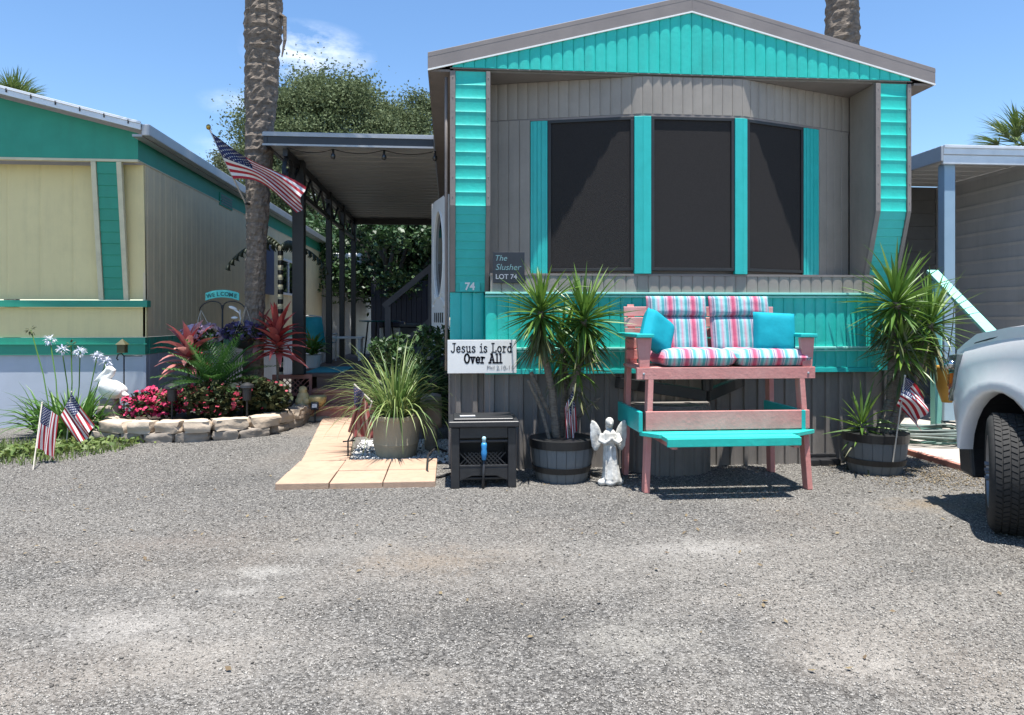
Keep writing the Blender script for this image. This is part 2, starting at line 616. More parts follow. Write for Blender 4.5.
RED_FADE = mat('faded_flag_red', (.30, .06, .06), (.36, .11, .1), rough=.8, scale=14, trans=.2)
TAN_FADE = mat('faded_flag_tan', (.48, .32, .25), (.4, .24, .2), rough=.8, scale=14, trans=.2)
WOOD = mat('grey_barrel_wood', (.10, .115, .125), (.15, .165, .175), rough=.65, scale=6, bump=.3, bscale=20, stretch=(1, 1, .3), island=.35)
BLUEPOST = mat('light_blue_paint', (.30, .43, .54), (.26, .39, .5), rough=.5, scale=5)
GREYSID = mat('grey_lap_siding', (.47, .47, .46), (.42, .42, .41), rough=.6, scale=1.5, dirt=.15)
SILVER = mat('silver_car_paint', (.74, .735, .735), (.71, .705, .705), rough=.38, scale=30, metal=.15, coat=.25)
CHROME = mat('chrome', (.6, .62, .64), None, rough=.12, metal=1.0)
RUBBER = mat('tyre_rubber', (.012, .012, .012), (.022, .021, .02), rough=.8, scale=30, bump=.2)
GLASSD = mat('dark_glass', (.01, .012, .014), None, rough=.05, spec=.8)
LENS = mat('clear_lamp_lens', (.09, .12, .12), (.2, .24, .23), rough=.06, scale=16, spec=.8, coat=.8)
AMBER = mat('amber_lens', (.8, .22, .02), None, rough=.15, coat=.5)
HOSEG = mat('green_hose', (.05, .13, .10), (.09, .16, .13), rough=.4, scale=6)
HOSEK = mat('grey_green_hose', (.16, .2, .18), (.1, .13, .12), rough=.45, scale=6)
TEALP = mat('teal_sling_fabric', (.01, .33, .42), (.02, .4, .48), rough=.6, scale=20)
LETTER = mat('black_lettering', (.012, .014, .03), None, rough=.6)
GREYLET = mat('grey_lettering', (.22, .22, .24), None, rough=.6)
YELLOW = mat('ochre_yellow', (.34, .19, .02), (.26, .14, .02), rough=.6, scale=4)


def ground_material():
    m = bpy.data.materials.new('grey_gravel')
    m.use_nodes = True
    t = m.node_tree
    N = t.nodes.new
    L = t.links.new
    b = t.nodes['Principled BSDF']
    b.inputs['Roughness'].default_value = .9
    b.inputs['Specular IOR Level'].default_value = .25
    co = N('ShaderNodeTexCoord')
    wob = N('ShaderNodeTexNoise')
    wob.inputs['Scale'].default_value = 60
    L(co.outputs['Object'], wob.inputs['Vector'])
    wm = N('ShaderNodeMix')
    wm.data_type = 'VECTOR'
    wm.inputs['Factor'].default_value = .012
    L(co.outputs['Object'], wm.inputs['A'])
    L(wob.outputs['Color'], wm.inputs['B'])
    vo = N('ShaderNodeTexVoronoi')
    vo.inputs['Scale'].default_value = 96
    L(wm.outputs['Result'], vo.inputs['Vector'])
    sx = N('ShaderNodeSeparateColor')
    L(vo.outputs['Color'], sx.inputs[0])
    ramp = N('ShaderNodeValToRGB')
    e = ramp.color_ramp.elements
    e[0].position, e[0].color = 0, (.06, .057, .053, 1)
    e[1].position, e[1].color = 1, (.34, .325, .30, 1)
    a = e.new(.45)
    a.color = (.145, .137, .126, 1)
    a = e.new(.8)
    a.color = (.215, .205, .188, 1)
    L(sx.outputs[0], ramp.inputs[0])
    nw = N('ShaderNodeTexNoise')
    nw.inputs['Scale'].default_value = 5.5
    nw.inputs['Detail'].default_value = 10
    nw.inputs['Roughness'].default_value = .72
    L(co.outputs['Object'], nw.inputs['Vector'])
    # broad worn patches: pale crushed shell, tan sand
    n1 = N('ShaderNodeTexNoise')
    n1.inputs['Scale'].default_value = .75
    n1.inputs['Detail'].default_value = 9
    n1.inputs['Roughness'].default_value = .68
    mp1 = N('ShaderNodeMapping')
    mp1.inputs['Scale'].default_value = (.75, 1.1, 1)
    mp1.inputs['Location'].default_value = (3.1, 1.7, 0)
    L(co.outputs['Object'], mp1.inputs[0])
    L(mp1.outputs[0], n1.inputs['Vector'])
    r1 = N('ShaderNodeMapRange')
    r1.inputs[1].default_value, r1.inputs[2].default_value = .44, .62
    r1.inputs[4].default_value = .5
    L(n1.outputs['Fac'], r1.inputs[0])
    # the worn middle of the drive is nearer the camera (a place, not a view)
    sp = N('ShaderNodeSeparateXYZ')
    L(co.outputs['Object'], sp.inputs[0])
    gy = N('ShaderNodeMapRange')
    gy.inputs[1].default_value, gy.inputs[2].default_value = 3.0, 5.6
    gy.inputs[3].default_value, gy.inputs[4].default_value = 1.0, .3
    L(sp.outputs['Y'], gy.inputs[0])
    mu = N('ShaderNodeMath')
    mu.operation = 'MULTIPLY'
    L(r1.outputs[0], mu.inputs[0])
    L(gy.outputs[0], mu.inputs[1])
    m1 = N('ShaderNodeMix')
    m1.data_type = 'RGBA'
    m1.inputs['B'].default_value = (.37, .34, .30, 1)
    L(mu.outputs[0], m1.inputs['Factor'])
    L(ramp.outputs[0], m1.inputs['A'])
    n2 = N('ShaderNodeTexNoise')
    n2.inputs['Scale'].default_value = .55
    n2.inputs['Detail'].default_value = 7
    mp2 = N('ShaderNodeMapping')
    mp2.inputs['Location'].default_value = (11, 4, 2)
    L(co.outputs['Object'], mp2.inputs[0])
    L(mp2.outputs[0], n2.inputs['Vector'])
    r2 = N('ShaderNodeMapRange')
    r2.inputs[1].default_value, r2.inputs[2].default_value = .5, .72
    r2.inputs[4].default_value = .35
    L(n2.outputs['Fac'], r2.inputs[0])
    m2 = N('ShaderNodeMix')
    m2.data_type = 'RGBA'
    m2.inputs['B'].default_value = (.27, .215, .165, 1)
    L(r2.outputs[0], m2.inputs['Factor'])
    L(m1.outputs['Result'], m2.inputs['A'])
    # worn places: crushed shell, sand, and darker grey stone, each where it lies in the drive
    prev = m2.outputs['Result']
    for (px, py, rx, ry, col_, amt) in ((262, 572, .3, .16, (.46, .44, .40), .55), (235, 592, .3, .12, (.42, .40, .365), .5), (120, 625, .55, .3, (.40, .375, .34), .7), (330, 548, .8, .3, (.33, .31, .28), .5),
                                        (430, 560, .6, .35, (.27, .215, .16), .6), (500, 620, .75, .4, (.075, .072, .068), .55), (700, 548, .7, .3, (.40, .38, .35), .6), (640, 640, .5, .35, (.36, .34, .30), .6),
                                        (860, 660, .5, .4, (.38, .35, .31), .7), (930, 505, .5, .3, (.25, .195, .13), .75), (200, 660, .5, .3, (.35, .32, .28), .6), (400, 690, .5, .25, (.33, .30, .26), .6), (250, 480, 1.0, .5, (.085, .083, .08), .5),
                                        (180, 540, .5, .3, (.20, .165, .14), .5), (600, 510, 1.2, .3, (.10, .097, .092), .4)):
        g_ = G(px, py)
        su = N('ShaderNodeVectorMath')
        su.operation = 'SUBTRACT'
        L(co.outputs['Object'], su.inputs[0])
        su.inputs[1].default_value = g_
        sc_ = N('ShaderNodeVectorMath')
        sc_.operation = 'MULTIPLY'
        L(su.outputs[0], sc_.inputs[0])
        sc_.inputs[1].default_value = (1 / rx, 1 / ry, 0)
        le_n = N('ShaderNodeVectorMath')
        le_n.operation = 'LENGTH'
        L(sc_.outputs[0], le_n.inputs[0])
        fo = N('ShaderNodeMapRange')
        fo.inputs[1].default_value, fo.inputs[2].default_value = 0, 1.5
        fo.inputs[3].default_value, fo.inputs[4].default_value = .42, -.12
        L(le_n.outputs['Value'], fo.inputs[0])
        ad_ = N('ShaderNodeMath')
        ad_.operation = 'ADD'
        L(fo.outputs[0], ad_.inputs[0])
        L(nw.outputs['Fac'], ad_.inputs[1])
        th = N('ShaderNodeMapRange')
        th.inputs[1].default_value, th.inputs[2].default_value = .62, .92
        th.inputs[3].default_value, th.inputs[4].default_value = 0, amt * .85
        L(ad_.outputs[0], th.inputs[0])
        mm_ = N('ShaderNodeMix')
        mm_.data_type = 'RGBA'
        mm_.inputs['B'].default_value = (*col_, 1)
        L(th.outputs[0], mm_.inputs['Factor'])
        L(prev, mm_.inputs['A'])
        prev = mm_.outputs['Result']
    # fine sand grain
    n3 = N('ShaderNodeTexNoise')
    n3.inputs['Scale'].default_value = 190
    n3.inputs['Detail'].default_value = 4
    L(co.outputs['Object'], n3.inputs['Vector'])
    r3 = N('ShaderNodeMapRange')
    r3.inputs[1].default_value, r3.inputs[2].default_value = .25, .75
    r3.inputs[3].default_value, r3.inputs[4].default_value = .55, 1.4
    L(n3.outputs['Fac'], r3.inputs[0])
    m3 = N('ShaderNodeVectorMath')
    m3.operation = 'SCALE'
    L(prev, m3.inputs[0])
    L(r3.outputs[0], m3.inputs['Scale'])
    L(m3.outputs[0], b.inputs['Base Color'])
    bp = N('ShaderNodeBump')
    bp.inputs['Strength'].default_value = 1.0
    bp.inputs['Distance'].default_value = .012
    bp.invert = True
    L(vo.outputs['Distance'], bp.inputs['Height'])
    bp2 = N('ShaderNodeBump')
    bp2.inputs['Strength'].default_value = .5
    bp2.inputs['Distance'].default_value = .006
    L(n3.outputs['Fac'], bp2.inputs['Height'])
    L(bp.outputs[0], bp2.inputs['Normal'])
    L(bp2.outputs[0], b.inputs['Normal'])
    return m


def stripe_material():
    m = bpy.data.materials.new('striped_cushion_fabric')
    m.use_nodes = True
    t = m.node_tree
    N, L = t.nodes.new, t.links.new
    b = t.nodes['Principled BSDF']
    b.inputs['Roughness'].default_value = .8
    b.inputs['Specular IOR Level'].default_value = .2
    co = N('ShaderNodeTexCoord')
    sp = N('ShaderNodeSeparateXYZ')
    L(co.outputs['Object'], sp.inputs[0])
    mu = N('ShaderNodeMath')
    mu.operation = 'MULTIPLY'
    mu.inputs[1].default_value = 1 / .205
    L(sp.outputs['X'], mu.inputs[0])
    ad = N('ShaderNodeMath')
    ad.operation = 'ADD'
    ad.inputs[1].default_value = 10.37
    L(mu.outputs[0], ad.inputs[0])
    fr = N('ShaderNodeMath')
    fr.operation = 'FRACT'
    L(ad.outputs[0], fr.inputs[0])
    rp = N('ShaderNodeValToRGB')
    rp.color_ramp.interpolation = 'CONSTANT'
    cols = [(0, (.46, .10, .17)), (.07, (.52, .22, .28)), (.12, (.3, .29, .36)), (.17, (.06, .05, .13)), (.19, (.38, .4, .45)),
            (.25, (.10, .33, .36)), (.36, (.28, .5, .52)), (.42, (.36, .38, .43)), (.47, (.5, .3, .36)), (.52, (.4, .42, .46)), (.57, (.28, .48, .5)), (.63, (.09, .32, .35)),
            (.74, (.34, .34, .4)), (.80, (.06, .05, .13)), (.82, (.38, .36, .42)), (.87, (.52, .24, .3)), (.93, (.44, .09, .16))]
    el = rp.color_ramp.elements
    el[0].position, el[0].color = 0, (*cols[0][1], 1)
    el[1].position, el[1].color = cols[1][0], (*cols[1][1], 1)
    for p_, c_ in cols[2:]:
        q = el.new(p_)
        q.color = (*c_, 1)
    L(fr.outputs[0], rp.inputs[0])
    L(rp.outputs[0], b.inputs['Base Color'])
    n = N('ShaderNodeTexNoise')
    n.inputs['Scale'].default_value = 14
    n.inputs['Detail'].default_value = 6
    L(co.outputs['Object'], n.inputs['Vector'])
    bp = N('ShaderNodeBump')
    bp.inputs['Strength'].default_value = .35
    bp.inputs['Distance'].default_value = .02
    L(n.outputs['Fac'], bp.inputs['Height'])
    L(bp.outputs[0], b.inputs['Normal'])
    return m


GRAVEL = ground_material()
STRIPE = stripe_material()
PILLOWM = mat('turquoise_pillow_fabric', (.004, .25, .315), (.006, .3, .375), rough=.8, scale=10, bump=.35, bscale=14, spec=.2)
CHIP = mat('gravel_chip', (.07, .064, .057), (.40, .375, .335), rough=.9, scale=3, island=.95, spec=.25)
PEBW = mat('white_pebble', (.72, .71, .68), (.5, .49, .46), rough=.8, scale=3, island=.9)
STRAW = mat('dry_straw', (.17, .13, .08), (.3, .24, .15), rough=.9, scale=3, island=.9)

# ------------------------------------------------------------------ setting: ground, path
mb = MB()
mb.add([(-300, -60, 0), (300, -60, 0), (300, 500, 0), (-300, 500, 0)], [(0, 1, 2, 3)])
gr = mb.build('ground', GRAVEL, None, world=False)
tag(gr, kind='structure')


def chips(name, pos, size, m, flat=.55, zlift=.25, kind='stuff'):
    """loose stones: squashed random octahedra, one mesh"""
    n = len(pos)
    base = np.array([(1, 0, 0), (0, 1, 0), (-1, 0, 0), (0, -1, 0), (0, 0, 1), (0, 0, -1)], dtype=np.float32)
    tri = np.array([(0, 1, 4), (1, 2, 4), (2, 3, 4), (3, 0, 4), (1, 0, 5), (2, 1, 5), (3, 2, 5), (0, 3, 5)])
    V = np.repeat(base[None], n, 0)
    V = V * nrs.uniform(.55, 1.25, (n, 6, 1)) + nrs.uniform(-.28, .28, (n, 6, 3))
    V[..., 2] *= flat
    tilt = nrs.uniform(-.5, .5, (n, 1))
    V[..., 2] += V[..., 0] * tilt
    a = nrs.uniform(0, 6.283, n)
    ca, sa = np.cos(a)[:, None], np.sin(a)[:, None]
    x = V[..., 0] * ca - V[..., 1] * sa
    y = V[..., 0] * sa + V[..., 1] * ca
    V = np.stack([x, y, V[..., 2]], -1) * size[:, None, None]
    V += pos[:, None, :]
    V[..., 2] += (size * zlift)[:, None]
    F = (tri[None] + (np.arange(n) * 6)[:, None, None]).reshape(-1, 3)
    o = np_mesh(name, V.reshape(-1, 3), F, m)
    tag(o, kind=kind)
    return o


# gravel chips: more of them close by, thinning out with distance
N_ = 170000
dd = 2.3 + (nrs.uniform(0, 1, N_) ** 1.1) * 6.6
uu = nrs.uniform(-.9, .78, N_)
X_ = dd * (math.sin(YAW) + uu * math.cos(YAW))
Y_ = dd * (math.cos(YAW) - uu * math.sin(YAW))
ok = (Y_ < 6.75) | (X_ < -1.9) & (Y_ < 9.0)
ok &= ~((X_ > -1.55) & (X_ < -.1) & (Y_ > 5.98))
ok &= ~((X_ > 4.62) & (Y_ > 5.6))
for (px, py, rx, ry, pr) in ((262, 572, .3, .16, .7), (235, 592, .3, .12, .7), (120, 625, .6, .3, .75), (330, 548, .9, .3, .55), (430, 560, .7, .35, .75), (700, 548, .8, .3, .6), (640, 640, .5, .3, .6),
                             (860, 660, .5, .35, .7), (930, 505, .5, .3, .8), (200, 660, .5, .25, .7), (400, 690, .5, .2, .7), (180, 540, .5, .25, .5), (560, 575, .5, .25, .5)):
    g_ = G(px, py)                               # fewer loose stones where the drive is worn to sand
    q_ = ((X_ - g_.x) / rx) ** 2 + ((Y_ - g_.y) / ry) ** 2
    ok &= nrs.uniform(0, 1, N_) > pr * np.exp(-q_ * .7)
X_, Y_, dd = X_[ok], Y_[ok], dd[ok]
sz = nrs.uniform(.0028, .0068, len(X_)) * (0.8 + dd * .07)
big = nrs.uniform(0, 1, len(X_)) < .03
sz[big] *= 1.6
chips('loose_gravel', np.stack([X_, Y_, np.zeros_like(X_)], -1), sz, CHIP)

# tan paver path, L-shaped
mb = MB()
tl = .43
for i in range(3):
    for j in range(2):
        x0, y0 = -1.42 + i * .435, 6.0 + j * .48
        if j == 1 and i > 0:
            pass
        z = .035 + rnd.uniform(-.004, .004)
        mb.box((x0 + tl / 2, y0 + .235, z - .02), (tl - .004, .472, .07), rotZ(rnd.uniform(-.006, .006)))
for j in range(7):
    y0 = 6.98 + j * .47
    sh = -.05 * j
    mb.box((-1.205 + sh, y0 + .23, .033 + rnd.uniform(-.004, .004) - .02), (.445, .462, .07), rotZ(.09 + rnd.uniform(-.008, .008)))
tag(mb.build('path', PAVER, None, bevel=.006), kind='structure')

# concrete pad beside the house
mb = MB()
mb.bx(4.72, 13, 5.62, 12, -.03, .045)
tag(mb.build('concrete_pad', CONC, None, bevel=.01), kind='structure')
mb = MB()
mb.bx(4.66, 4.715, 5.6, 7.6, -.02, .055)
tag(mb.build('timber_edging', BRICK, None, bevel=.006), 'low rusty brown edging board along the concrete pad', 'edging')

# white pebbles round the planter
n = 2600
px_ = nrs.uniform(-1.0, .0, n)
py_ = nrs.uniform(6.98, 8.3, n)
ok = px_ > -1.0 - (py_ - 6.98) * .1 + .03
chips('white_pebbles', np.stack([px_, py_, np.full(n, .004)], -1)[ok], nrs.uniform(.008, .02, n)[ok], PEBW, flat=.7)
# straw and leaf litter near the pad
n = 1500
px_ = nrs.normal(4.25, .33, n)
py_ = nrs.normal(6.05, .35, n)
chips('leaf_litter', np.stack([px_, py_, np.full(n, .006)], -1)[py_ < 6.7], nrs.uniform(.005, .013, n)[py_ < 6.7], STRAW, flat=.25)

n = 260
C = np.stack([nrs.uniform(-4, 4.6, n), 2.6 + nrs.uniform(0, 1, n) ** .7 * 4.0, np.full(n, .012)], -1)
V, F = leaf_arrays(C, .016, nrs, 3.0)
tag(np_mesh('fallen_leaves', V, F, mat('dead_leaf', (.10, .065, .035), (.22, .17, .09), rough=.8, island=.9)), kind='stuff')

# ------------------------------------------------------------------ main house
YG, YL, YS = 6.545, 6.80, 6.845
YF, YSF = 6.585, 6.655                  # lower wall and skirting between the wings stand further out         # gable plane, lower wall plane, skirting plane
W = 4.41
XR = 2.24                               # ridge
ZR, ZE = 4.39, 3.78                     # top of ridge, top of eaves
XEL, XER = -.2, 4.63


def roof_z(x):
    return ZE + (ZR - ZE) * ((x - XEL) / (XR - XEL) if x < XR else (XER - x) / (XER - XR))


home = thing('mobile_home', 'turquoise and taupe mobile home with gabled front and dark bay windows', 'mobile home', (W / 2, YG, 0))
# gable
mb = MB()
zb = 3.67
for x0, x1 in ((0.02, XR), (XR, W - .02)):
    mb.panel((x0, YG, roof_z(x0) - .13), (x1, YG, roof_z(x1) - .13), (x0, YG, zb), (x1, YG, zb), .105, .013, 'bulge', .03)
mb.build('gable_wall', TURQ, home, angle=35)
mb = MB()
mb.bx(0.0, W, YG - .006, YG + .0, zb - .012, zb - .001)
mb.build('gable_trim', TAUPE_DK, home, bevel=.004)
# roof
rf = MB()
YB = 20.0
for (xa, xb) in ((XEL, XR), (XR, XER)):
    za, zb_ = roof_z(xa), roof_z(xb)
    sgn = 1 if xa < XR - .1 else -1
    rf.prism([(xa, YG - .027, za), (xb, YG - .027, zb_), (xb, YG - .027, zb_ - .03), (xa, YG - .027, za - .03)], (0, YB - YG, 0))
roof = rf.build('roof', ROOFB, home)
rr = MB()
for k in range(33):                                # standing ribs running down the slope
    y = YG + .2 + k * .4
    for xe in (XEL, XER):
        rr.beam((xe, y, roof_z(xe) + .008), (XR, y, roof_z(XR) + .008), .03, .02)
rr.build('roof_rib', ROOFB, roof)
fb = MB()
for (xa, xb) in ((XEL, XR), (XR, XER)):
    za, zb_ = roof_z(xa) + .012, roof_z(xb) + .012
    fb.prism([(xa, YG - .026, za), (xb, YG - .026, zb_), (xb, YG - .026, zb_ - .15), (xa, YG - .026, za - .15)], (0, .012, 0))
fb.build('rake_fascia', ROOFB, roof, bevel=.003)
fb = MB()
for (xa, xb) in ((XEL, XR), (XR, XER)):
    za, zb_ = roof_z(xa) - .138, roof_z(xb) - .138
    fb.prism([(xa, YG - .0285, za), (xb, YG - .0285, zb_), (xb, YG - .0285, zb_ - .014), (xa, YG - .0285, za - .014)], (0, .014, 0))
fb.build('drip_edge', WHITE, roof)
fb = MB()
for xe, s in ((XEL, 1), (XER, -1)):
    fb.bx(xe, xe + .02 * s, YG - .001, YB, ZE - .15, ZE - .032)
    fb.bx(xe + .021 * s, xe + .2 * s, YG, YB, ZE - .15, ZE - .13)
fb.build('eave_soffit', TAUPE_DK, roof)

# side walls follow the front profile
prof = [(YG + .03, 3.64), (YG + .03, 2.42), (YL + .03, 1.63), (YL + .03, .9), (YB - .2, .9), (YB - .2, 3.64)]
for x0, nm in ((0.0, 'a'), (W - .03, 'b')):
    mb = MB()
    mb.prism([(x0, y, z) for y, z in prof], (.03, 0, 0))
    mb.build('side_wall', TAUPE, home)
mb = MB()
mb.bx(.03, W - .03, YB - .24, YB - .2, .9, 3.64)
mb.prism([(0, YB - .24, 3.64), (W, YB - .24, 3.64), (XR, YB - .24, ZR - .05)], (0, .04, 0))
mb.build('back_wall', TAUPE, home)
# alcove ceiling and floor deck
mb = MB()
mb.bx(.03, W - .03, YG + .03, 8.0, 3.645, 3.675)
mb.build('alcove_ceiling', TAUPE_DK, home)

# wings (side columns): slats above, plain slanted panel below, brown corner trim
for (xa, xb) in ((.05, .325), (4.09, 4.355)):
    slat = MB()
    # ribs run horizontally: the panel's "width" is vertical
    slat.panel((xb, YG, 3.638), (xb, YG, 2.42), (xa, YG, 3.638), (xa, YG, 2.42), .1265, -.007, 'log', .02)
    sp_ = MB()
    sp_.panel((xb, YG, 2.42), (xb, YL - .012, 1.645), (xa, YG, 2.42), (xa, YL - .012, 1.645), .085, -.006, 'lap', .02)
    col = slat.build('slatted_column', TURQ, home, angle=35)
    sp_.build('slanted_panel', TURQ_TRIM, col, angle=35)
    tr = MB()
    for xt0, xt1 in ((xa - .05, xa - .002), (xb + .002, xb + .04)):
        pts = [(xt0, YG - .014, 3.638), (xt0, YG - .014, 2.42), (xt0, YL - .026, 1.645), (xt0, YL + .02, 1.645), (xt0, YG + .028, 2.37), (xt0, YG + .028, 3.638)]
        tr.prism(pts, (xt1 - xt0, 0, 0))
        for q in range(7):
            tr.box(((xt0 + xt1) / 2, YG - .0155, 2.5 + q * .18), (.009, .004, .009))
    tr.build('corner_trim', TAUPE_DK, col, bevel=.003)
# inner faces of the wings
for (xi, s) in ((.366, 1), (4.049, -1)):
    mb = MB()
    pts = [(YG + .0285, 3.643), (YG + .0285, 2.42), (YL, 1.64), (7.0, 1.64), (7.0, 3.643)]
    mb.prism([(xi, y, z) for y, z in pts], (.012 * -s, 0, 0))
    mb.build('wing_inner_wall', TAUPE, home)

# bay: three facets, leaning back slightly towards the foot
ZW1, ZW0 = 3.285, 1.84
XB = [.36, 1.78, 2.735, 4.06]


def bayY(x, z):
    c = 6.556
    if x < XB[1]:
        return c + .38 * (XB[1] - x) / (XB[1] - XB[0])
    if x > XB[2]:
        return c + .47 * (x - XB[2]) / (XB[3] - XB[2])
    return c


def bp_(x, z, off=0.0):
    return Vector((x, bayY(x, z) - off, z))


hd = MB()
for i in range(3):
    a, b = XB[i], XB[i + 1]
    hd.panel(bp_(a, 3.642), bp_(b, 3.642), bp_(a, ZW1 + .012), bp_(b, ZW1 + .012), .098, .009, 'bulge', .03)
hd.build('bay_header', TAUPE, home, angle=35)
hd = MB()
for i in range(3):
    a, b = XB[i], XB[i + 1]
    A, B = bp_(a, ZW1, .0), bp_(b, ZW1, .0)
    hd.beam(A, B, .012, .02)
hd.build('head_strip', TAUPE_DK, home)
for a, b in ((.36, .762), (3.66, 4.045)):
    sdp = MB()
    sdp.panel(bp_(a, ZW1), bp_(b, ZW1), bp_(a, 1.64), bp_(b, 1.64), .1, .007, 'groove', .03)
    sdp.build('bay_side_wall', TAUPE, home, angle=35)
bk = MB()
for i in range(3):
    a, b = XB[i], XB[i + 1]
    bk.add([bp_(a, ZW1, -.06), bp_(b, ZW1, -.06), bp_(b, 1.64, -.06), bp_(a, 1.64, -.06)], [(0, 3, 2, 1)])
bk.build('bay_backing', TAUPE_DK, home)


def strip(m, xa, xb, z0, z1, o0, o1, mi=0):
    """board on the bay between two offsets from its surface"""
    q = [bp_(xa, z0), bp_(xb, z0), bp_(xb, z1), bp_(xa, z1)]
    f = [p + Vector((0, -o1, 0)) for p in q]
    g = [p + Vector((0, -o0, 0)) for p in q]
    m.add(f + g, [(0, 1, 2, 3), (7, 6, 5, 4), (0, 4, 5, 1), (1, 5, 6, 2), (2, 6, 7, 3), (3, 7, 4, 0)], mi)


for (xa, xb) in ((.925, 1.70), (1.862, 2.655), (2.79, 3.46)):
    wf = MB()
    t = .028
    strip(wf, xa, xb, ZW0, ZW0 + t, -.03, .012)
    strip(wf, xa, xb, ZW1 - .012 - t, ZW1 - .012, -.03, .012)
    strip(wf, xa, xa + t, ZW0 + t, ZW1 - .012 - t, -.03, .012)
    strip(wf, xb - t, xb, ZW0 + t, ZW1 - .012 - t, -.03, .012)
    zm = ZW0 + .62
    win = wf.build('window', BLACK, home, bevel=.002)
    pn = MB()
    strip(pn, xa + t, xb - t, ZW0 + t, ZW1 - .012 - t, -.02, -.004)
    pn.build('insect_screen', SCREEN, win)
for (xa, xb) in ((.765, .921), (1.704, 1.858), (2.659, 2.786), (3.464, 3.655)):
    tm = MB()
    if xa < 1.0 or xa > 3.4:
        strip(tm, xa, xb, ZW0 - .03, ZW1 - .013, -.03, .010)
        for k in range(1, 4):
            xx = xa + (xb - xa) * k / 4
            strip(tm, xx - .016, xx + .016, ZW0 - .03, ZW1 - .013, .0101, .016)
    else:
        xm = XB[1] if xa < 2 else XB[2]
        strip(tm, xa, xm, ZW0 - .03, ZW1 - .013, -.03, .022)
        strip(tm, xm, xb, ZW0 - .03, ZW1 - .013, -.03, .022)
    tm.build('window_trim', TURQ_TRIM, home, bevel=.004)
# band under the windows, then the white ledge and the turquoise lower wall
mb = MB()
mb.panel((.366, YF - .006, ZW0 - .03), (4.049, YF - .006, ZW0 - .03), (.366, YF - .006, 1.64), (4.049, YF - .006, 1.64), .105, .012, 'bulge', .02)
mb.build('sill_wall', TAUPE, home, angle=35)
mb = MB()
mb.bx(.366, 4.049, YF - .022, 7.03, ZW0 - .05, ZW0 - .032)
mb.build('window_sill', TAUPE_DK, home)
mb = MB()
mb.bx(.32, 4.10, YF - .04, YF + .02, 1.618, 1.638)
mb.bx(.32, 4.10, YF - .028, YF + .02, 1.59, 1.606)
mb.build('upper_ledge', MINT, home, bevel=.003)
mb = MB()
mb.panel((.325, YF, 1.615), (4.09, YF, 1.615), (.325, YF, .93), (4.09, YF, .93), .105, .012, 'bulge', .02)
for x0 in (.325, 4.07):
    mb.bx(x0, x0 + .02, YF + .021, YL + .1, .93, 1.615)
mb.build('lower_wall', TURQ, home, angle=35)
for xa, xb in ((0.0, .32), (4.095, W)):
    mb = MB()
    mb.panel((xa, YL, 1.64), (xb, YL, 1.64), (xa, YL, .93), (xb, YL, .93), .105, .009, 'bulge', .03)
    mb.build('lower_end_wall', TURQ_TRIM, home, angle=35)
mb = MB()
mb.bx(.32, 4.10, YF - .04, YF - .0125, 1.11, 1.13)
mb.bx(.32, 4.10, YF - .028, YF - .0125, 1.085, 1.1)
mb.build('middle_ledge', MINT, home, bevel=.003)
mb = MB()
mb.bx(-.005, .319, YL - .022, YL + .04, .885, .928)
mb.bx(.32, 4.09, YF - .022, YF + .04, .885, .928)
mb.bx(4.091, W + .005, YL - .022, YL + .04, .885, .928)
mb.build('base_trim', TURQ_TRIM, home, bevel=.003)
# skirting
mb = MB()
mb.panel((.32, YSF, .884), (4.09, YSF, .884), (.32, YSF, 0), (4.09, YSF, 0), .135, .022, 'rib', .02)
for xa, xb in ((0, .318), (4.092, W)):
    mb.panel((xa, YS, .884), (xb, YS, .884), (xa, YS, 0), (xb, YS, 0), .135, .022, 'rib', .02)
for x0 in (.322, 4.07):
    mb.bx(x0, x0 + .018, YSF + .021, YS + .1, 0, .884)
for xs in (0, W):
    a = (xs, YB - .3, .884) if xs == 0 else (xs, YS, .884)
    b = (xs, YS, .884) if xs == 0 else (xs, YB - .3, .884)
    mb.panel(a, b, (a[0], a[1], 0), (b[0], b[1], 0), .135, .015, 'rib', .02)
mb.build('skirting', SKIRT, home)
# rounded skirting cover over the tow hitch, and the hitch on it
mb = MB()
arc = [(1.62 + .40 + .40 * math.cos(math.pi + math.pi * k / 10), YSF - .02 - .42 * math.sin(math.pi * k / 10)) for k in range(11)]
for k in range(10):
    (x0, y0), (x1, y1) = arc[k], arc[k + 1]
    mb.panel((x0, y0, .60), (x1, y1, .60), (x0, y0, 0), (x1, y1, 0), .13, .014, 'rib', .012)
mb.prism([(x, y, .6) for x, y in arc], (0, 0, .015))
mb.build('hitch_cover', SKIRT, home)
mb = MB()
mb.beam((1.55, YSF - .03, .80), (2.25, YSF - .5, .72), .06, .1)
mb.beam((2.75, YSF - .03, .80), (2.25, YSF - .5, .72), .06, .1)
mb.lathe([(0, 0), (.05, 0), (.05, .1), (.03, .16), (0, .17)], 12, (2.25, YSF - .5, .76))
mb.build('tow_hitch', BLACK, home, bevel=.004)
# house number
vs, fs = text_geo('74', .095, .003, .003)
T = face_cam((.185, YL - .045, 1.665))
mb = MB()
mb.add([T(p) for p in vs], fs)
pl = MB()
pl.bx(.09, .28, YL - .04, YL - .03, 1.648, 1.76)
npl = pl.build('number_plate', TURQ_TRIM, home)
mb.build('number_digits', WHITE, npl)
# conduit on the corner
mb = MB()
mb.tube([(-.035, YG + .06, 3.6), (-.035, YG + .06, 2.9), (-.035, YG + .09, 2.3), (-.035, YL + .05, 1.6), (-.035, YL + .06, .9)], .014, 8)
mb.build('conduit', TAUPE_DK, home, smooth=True)

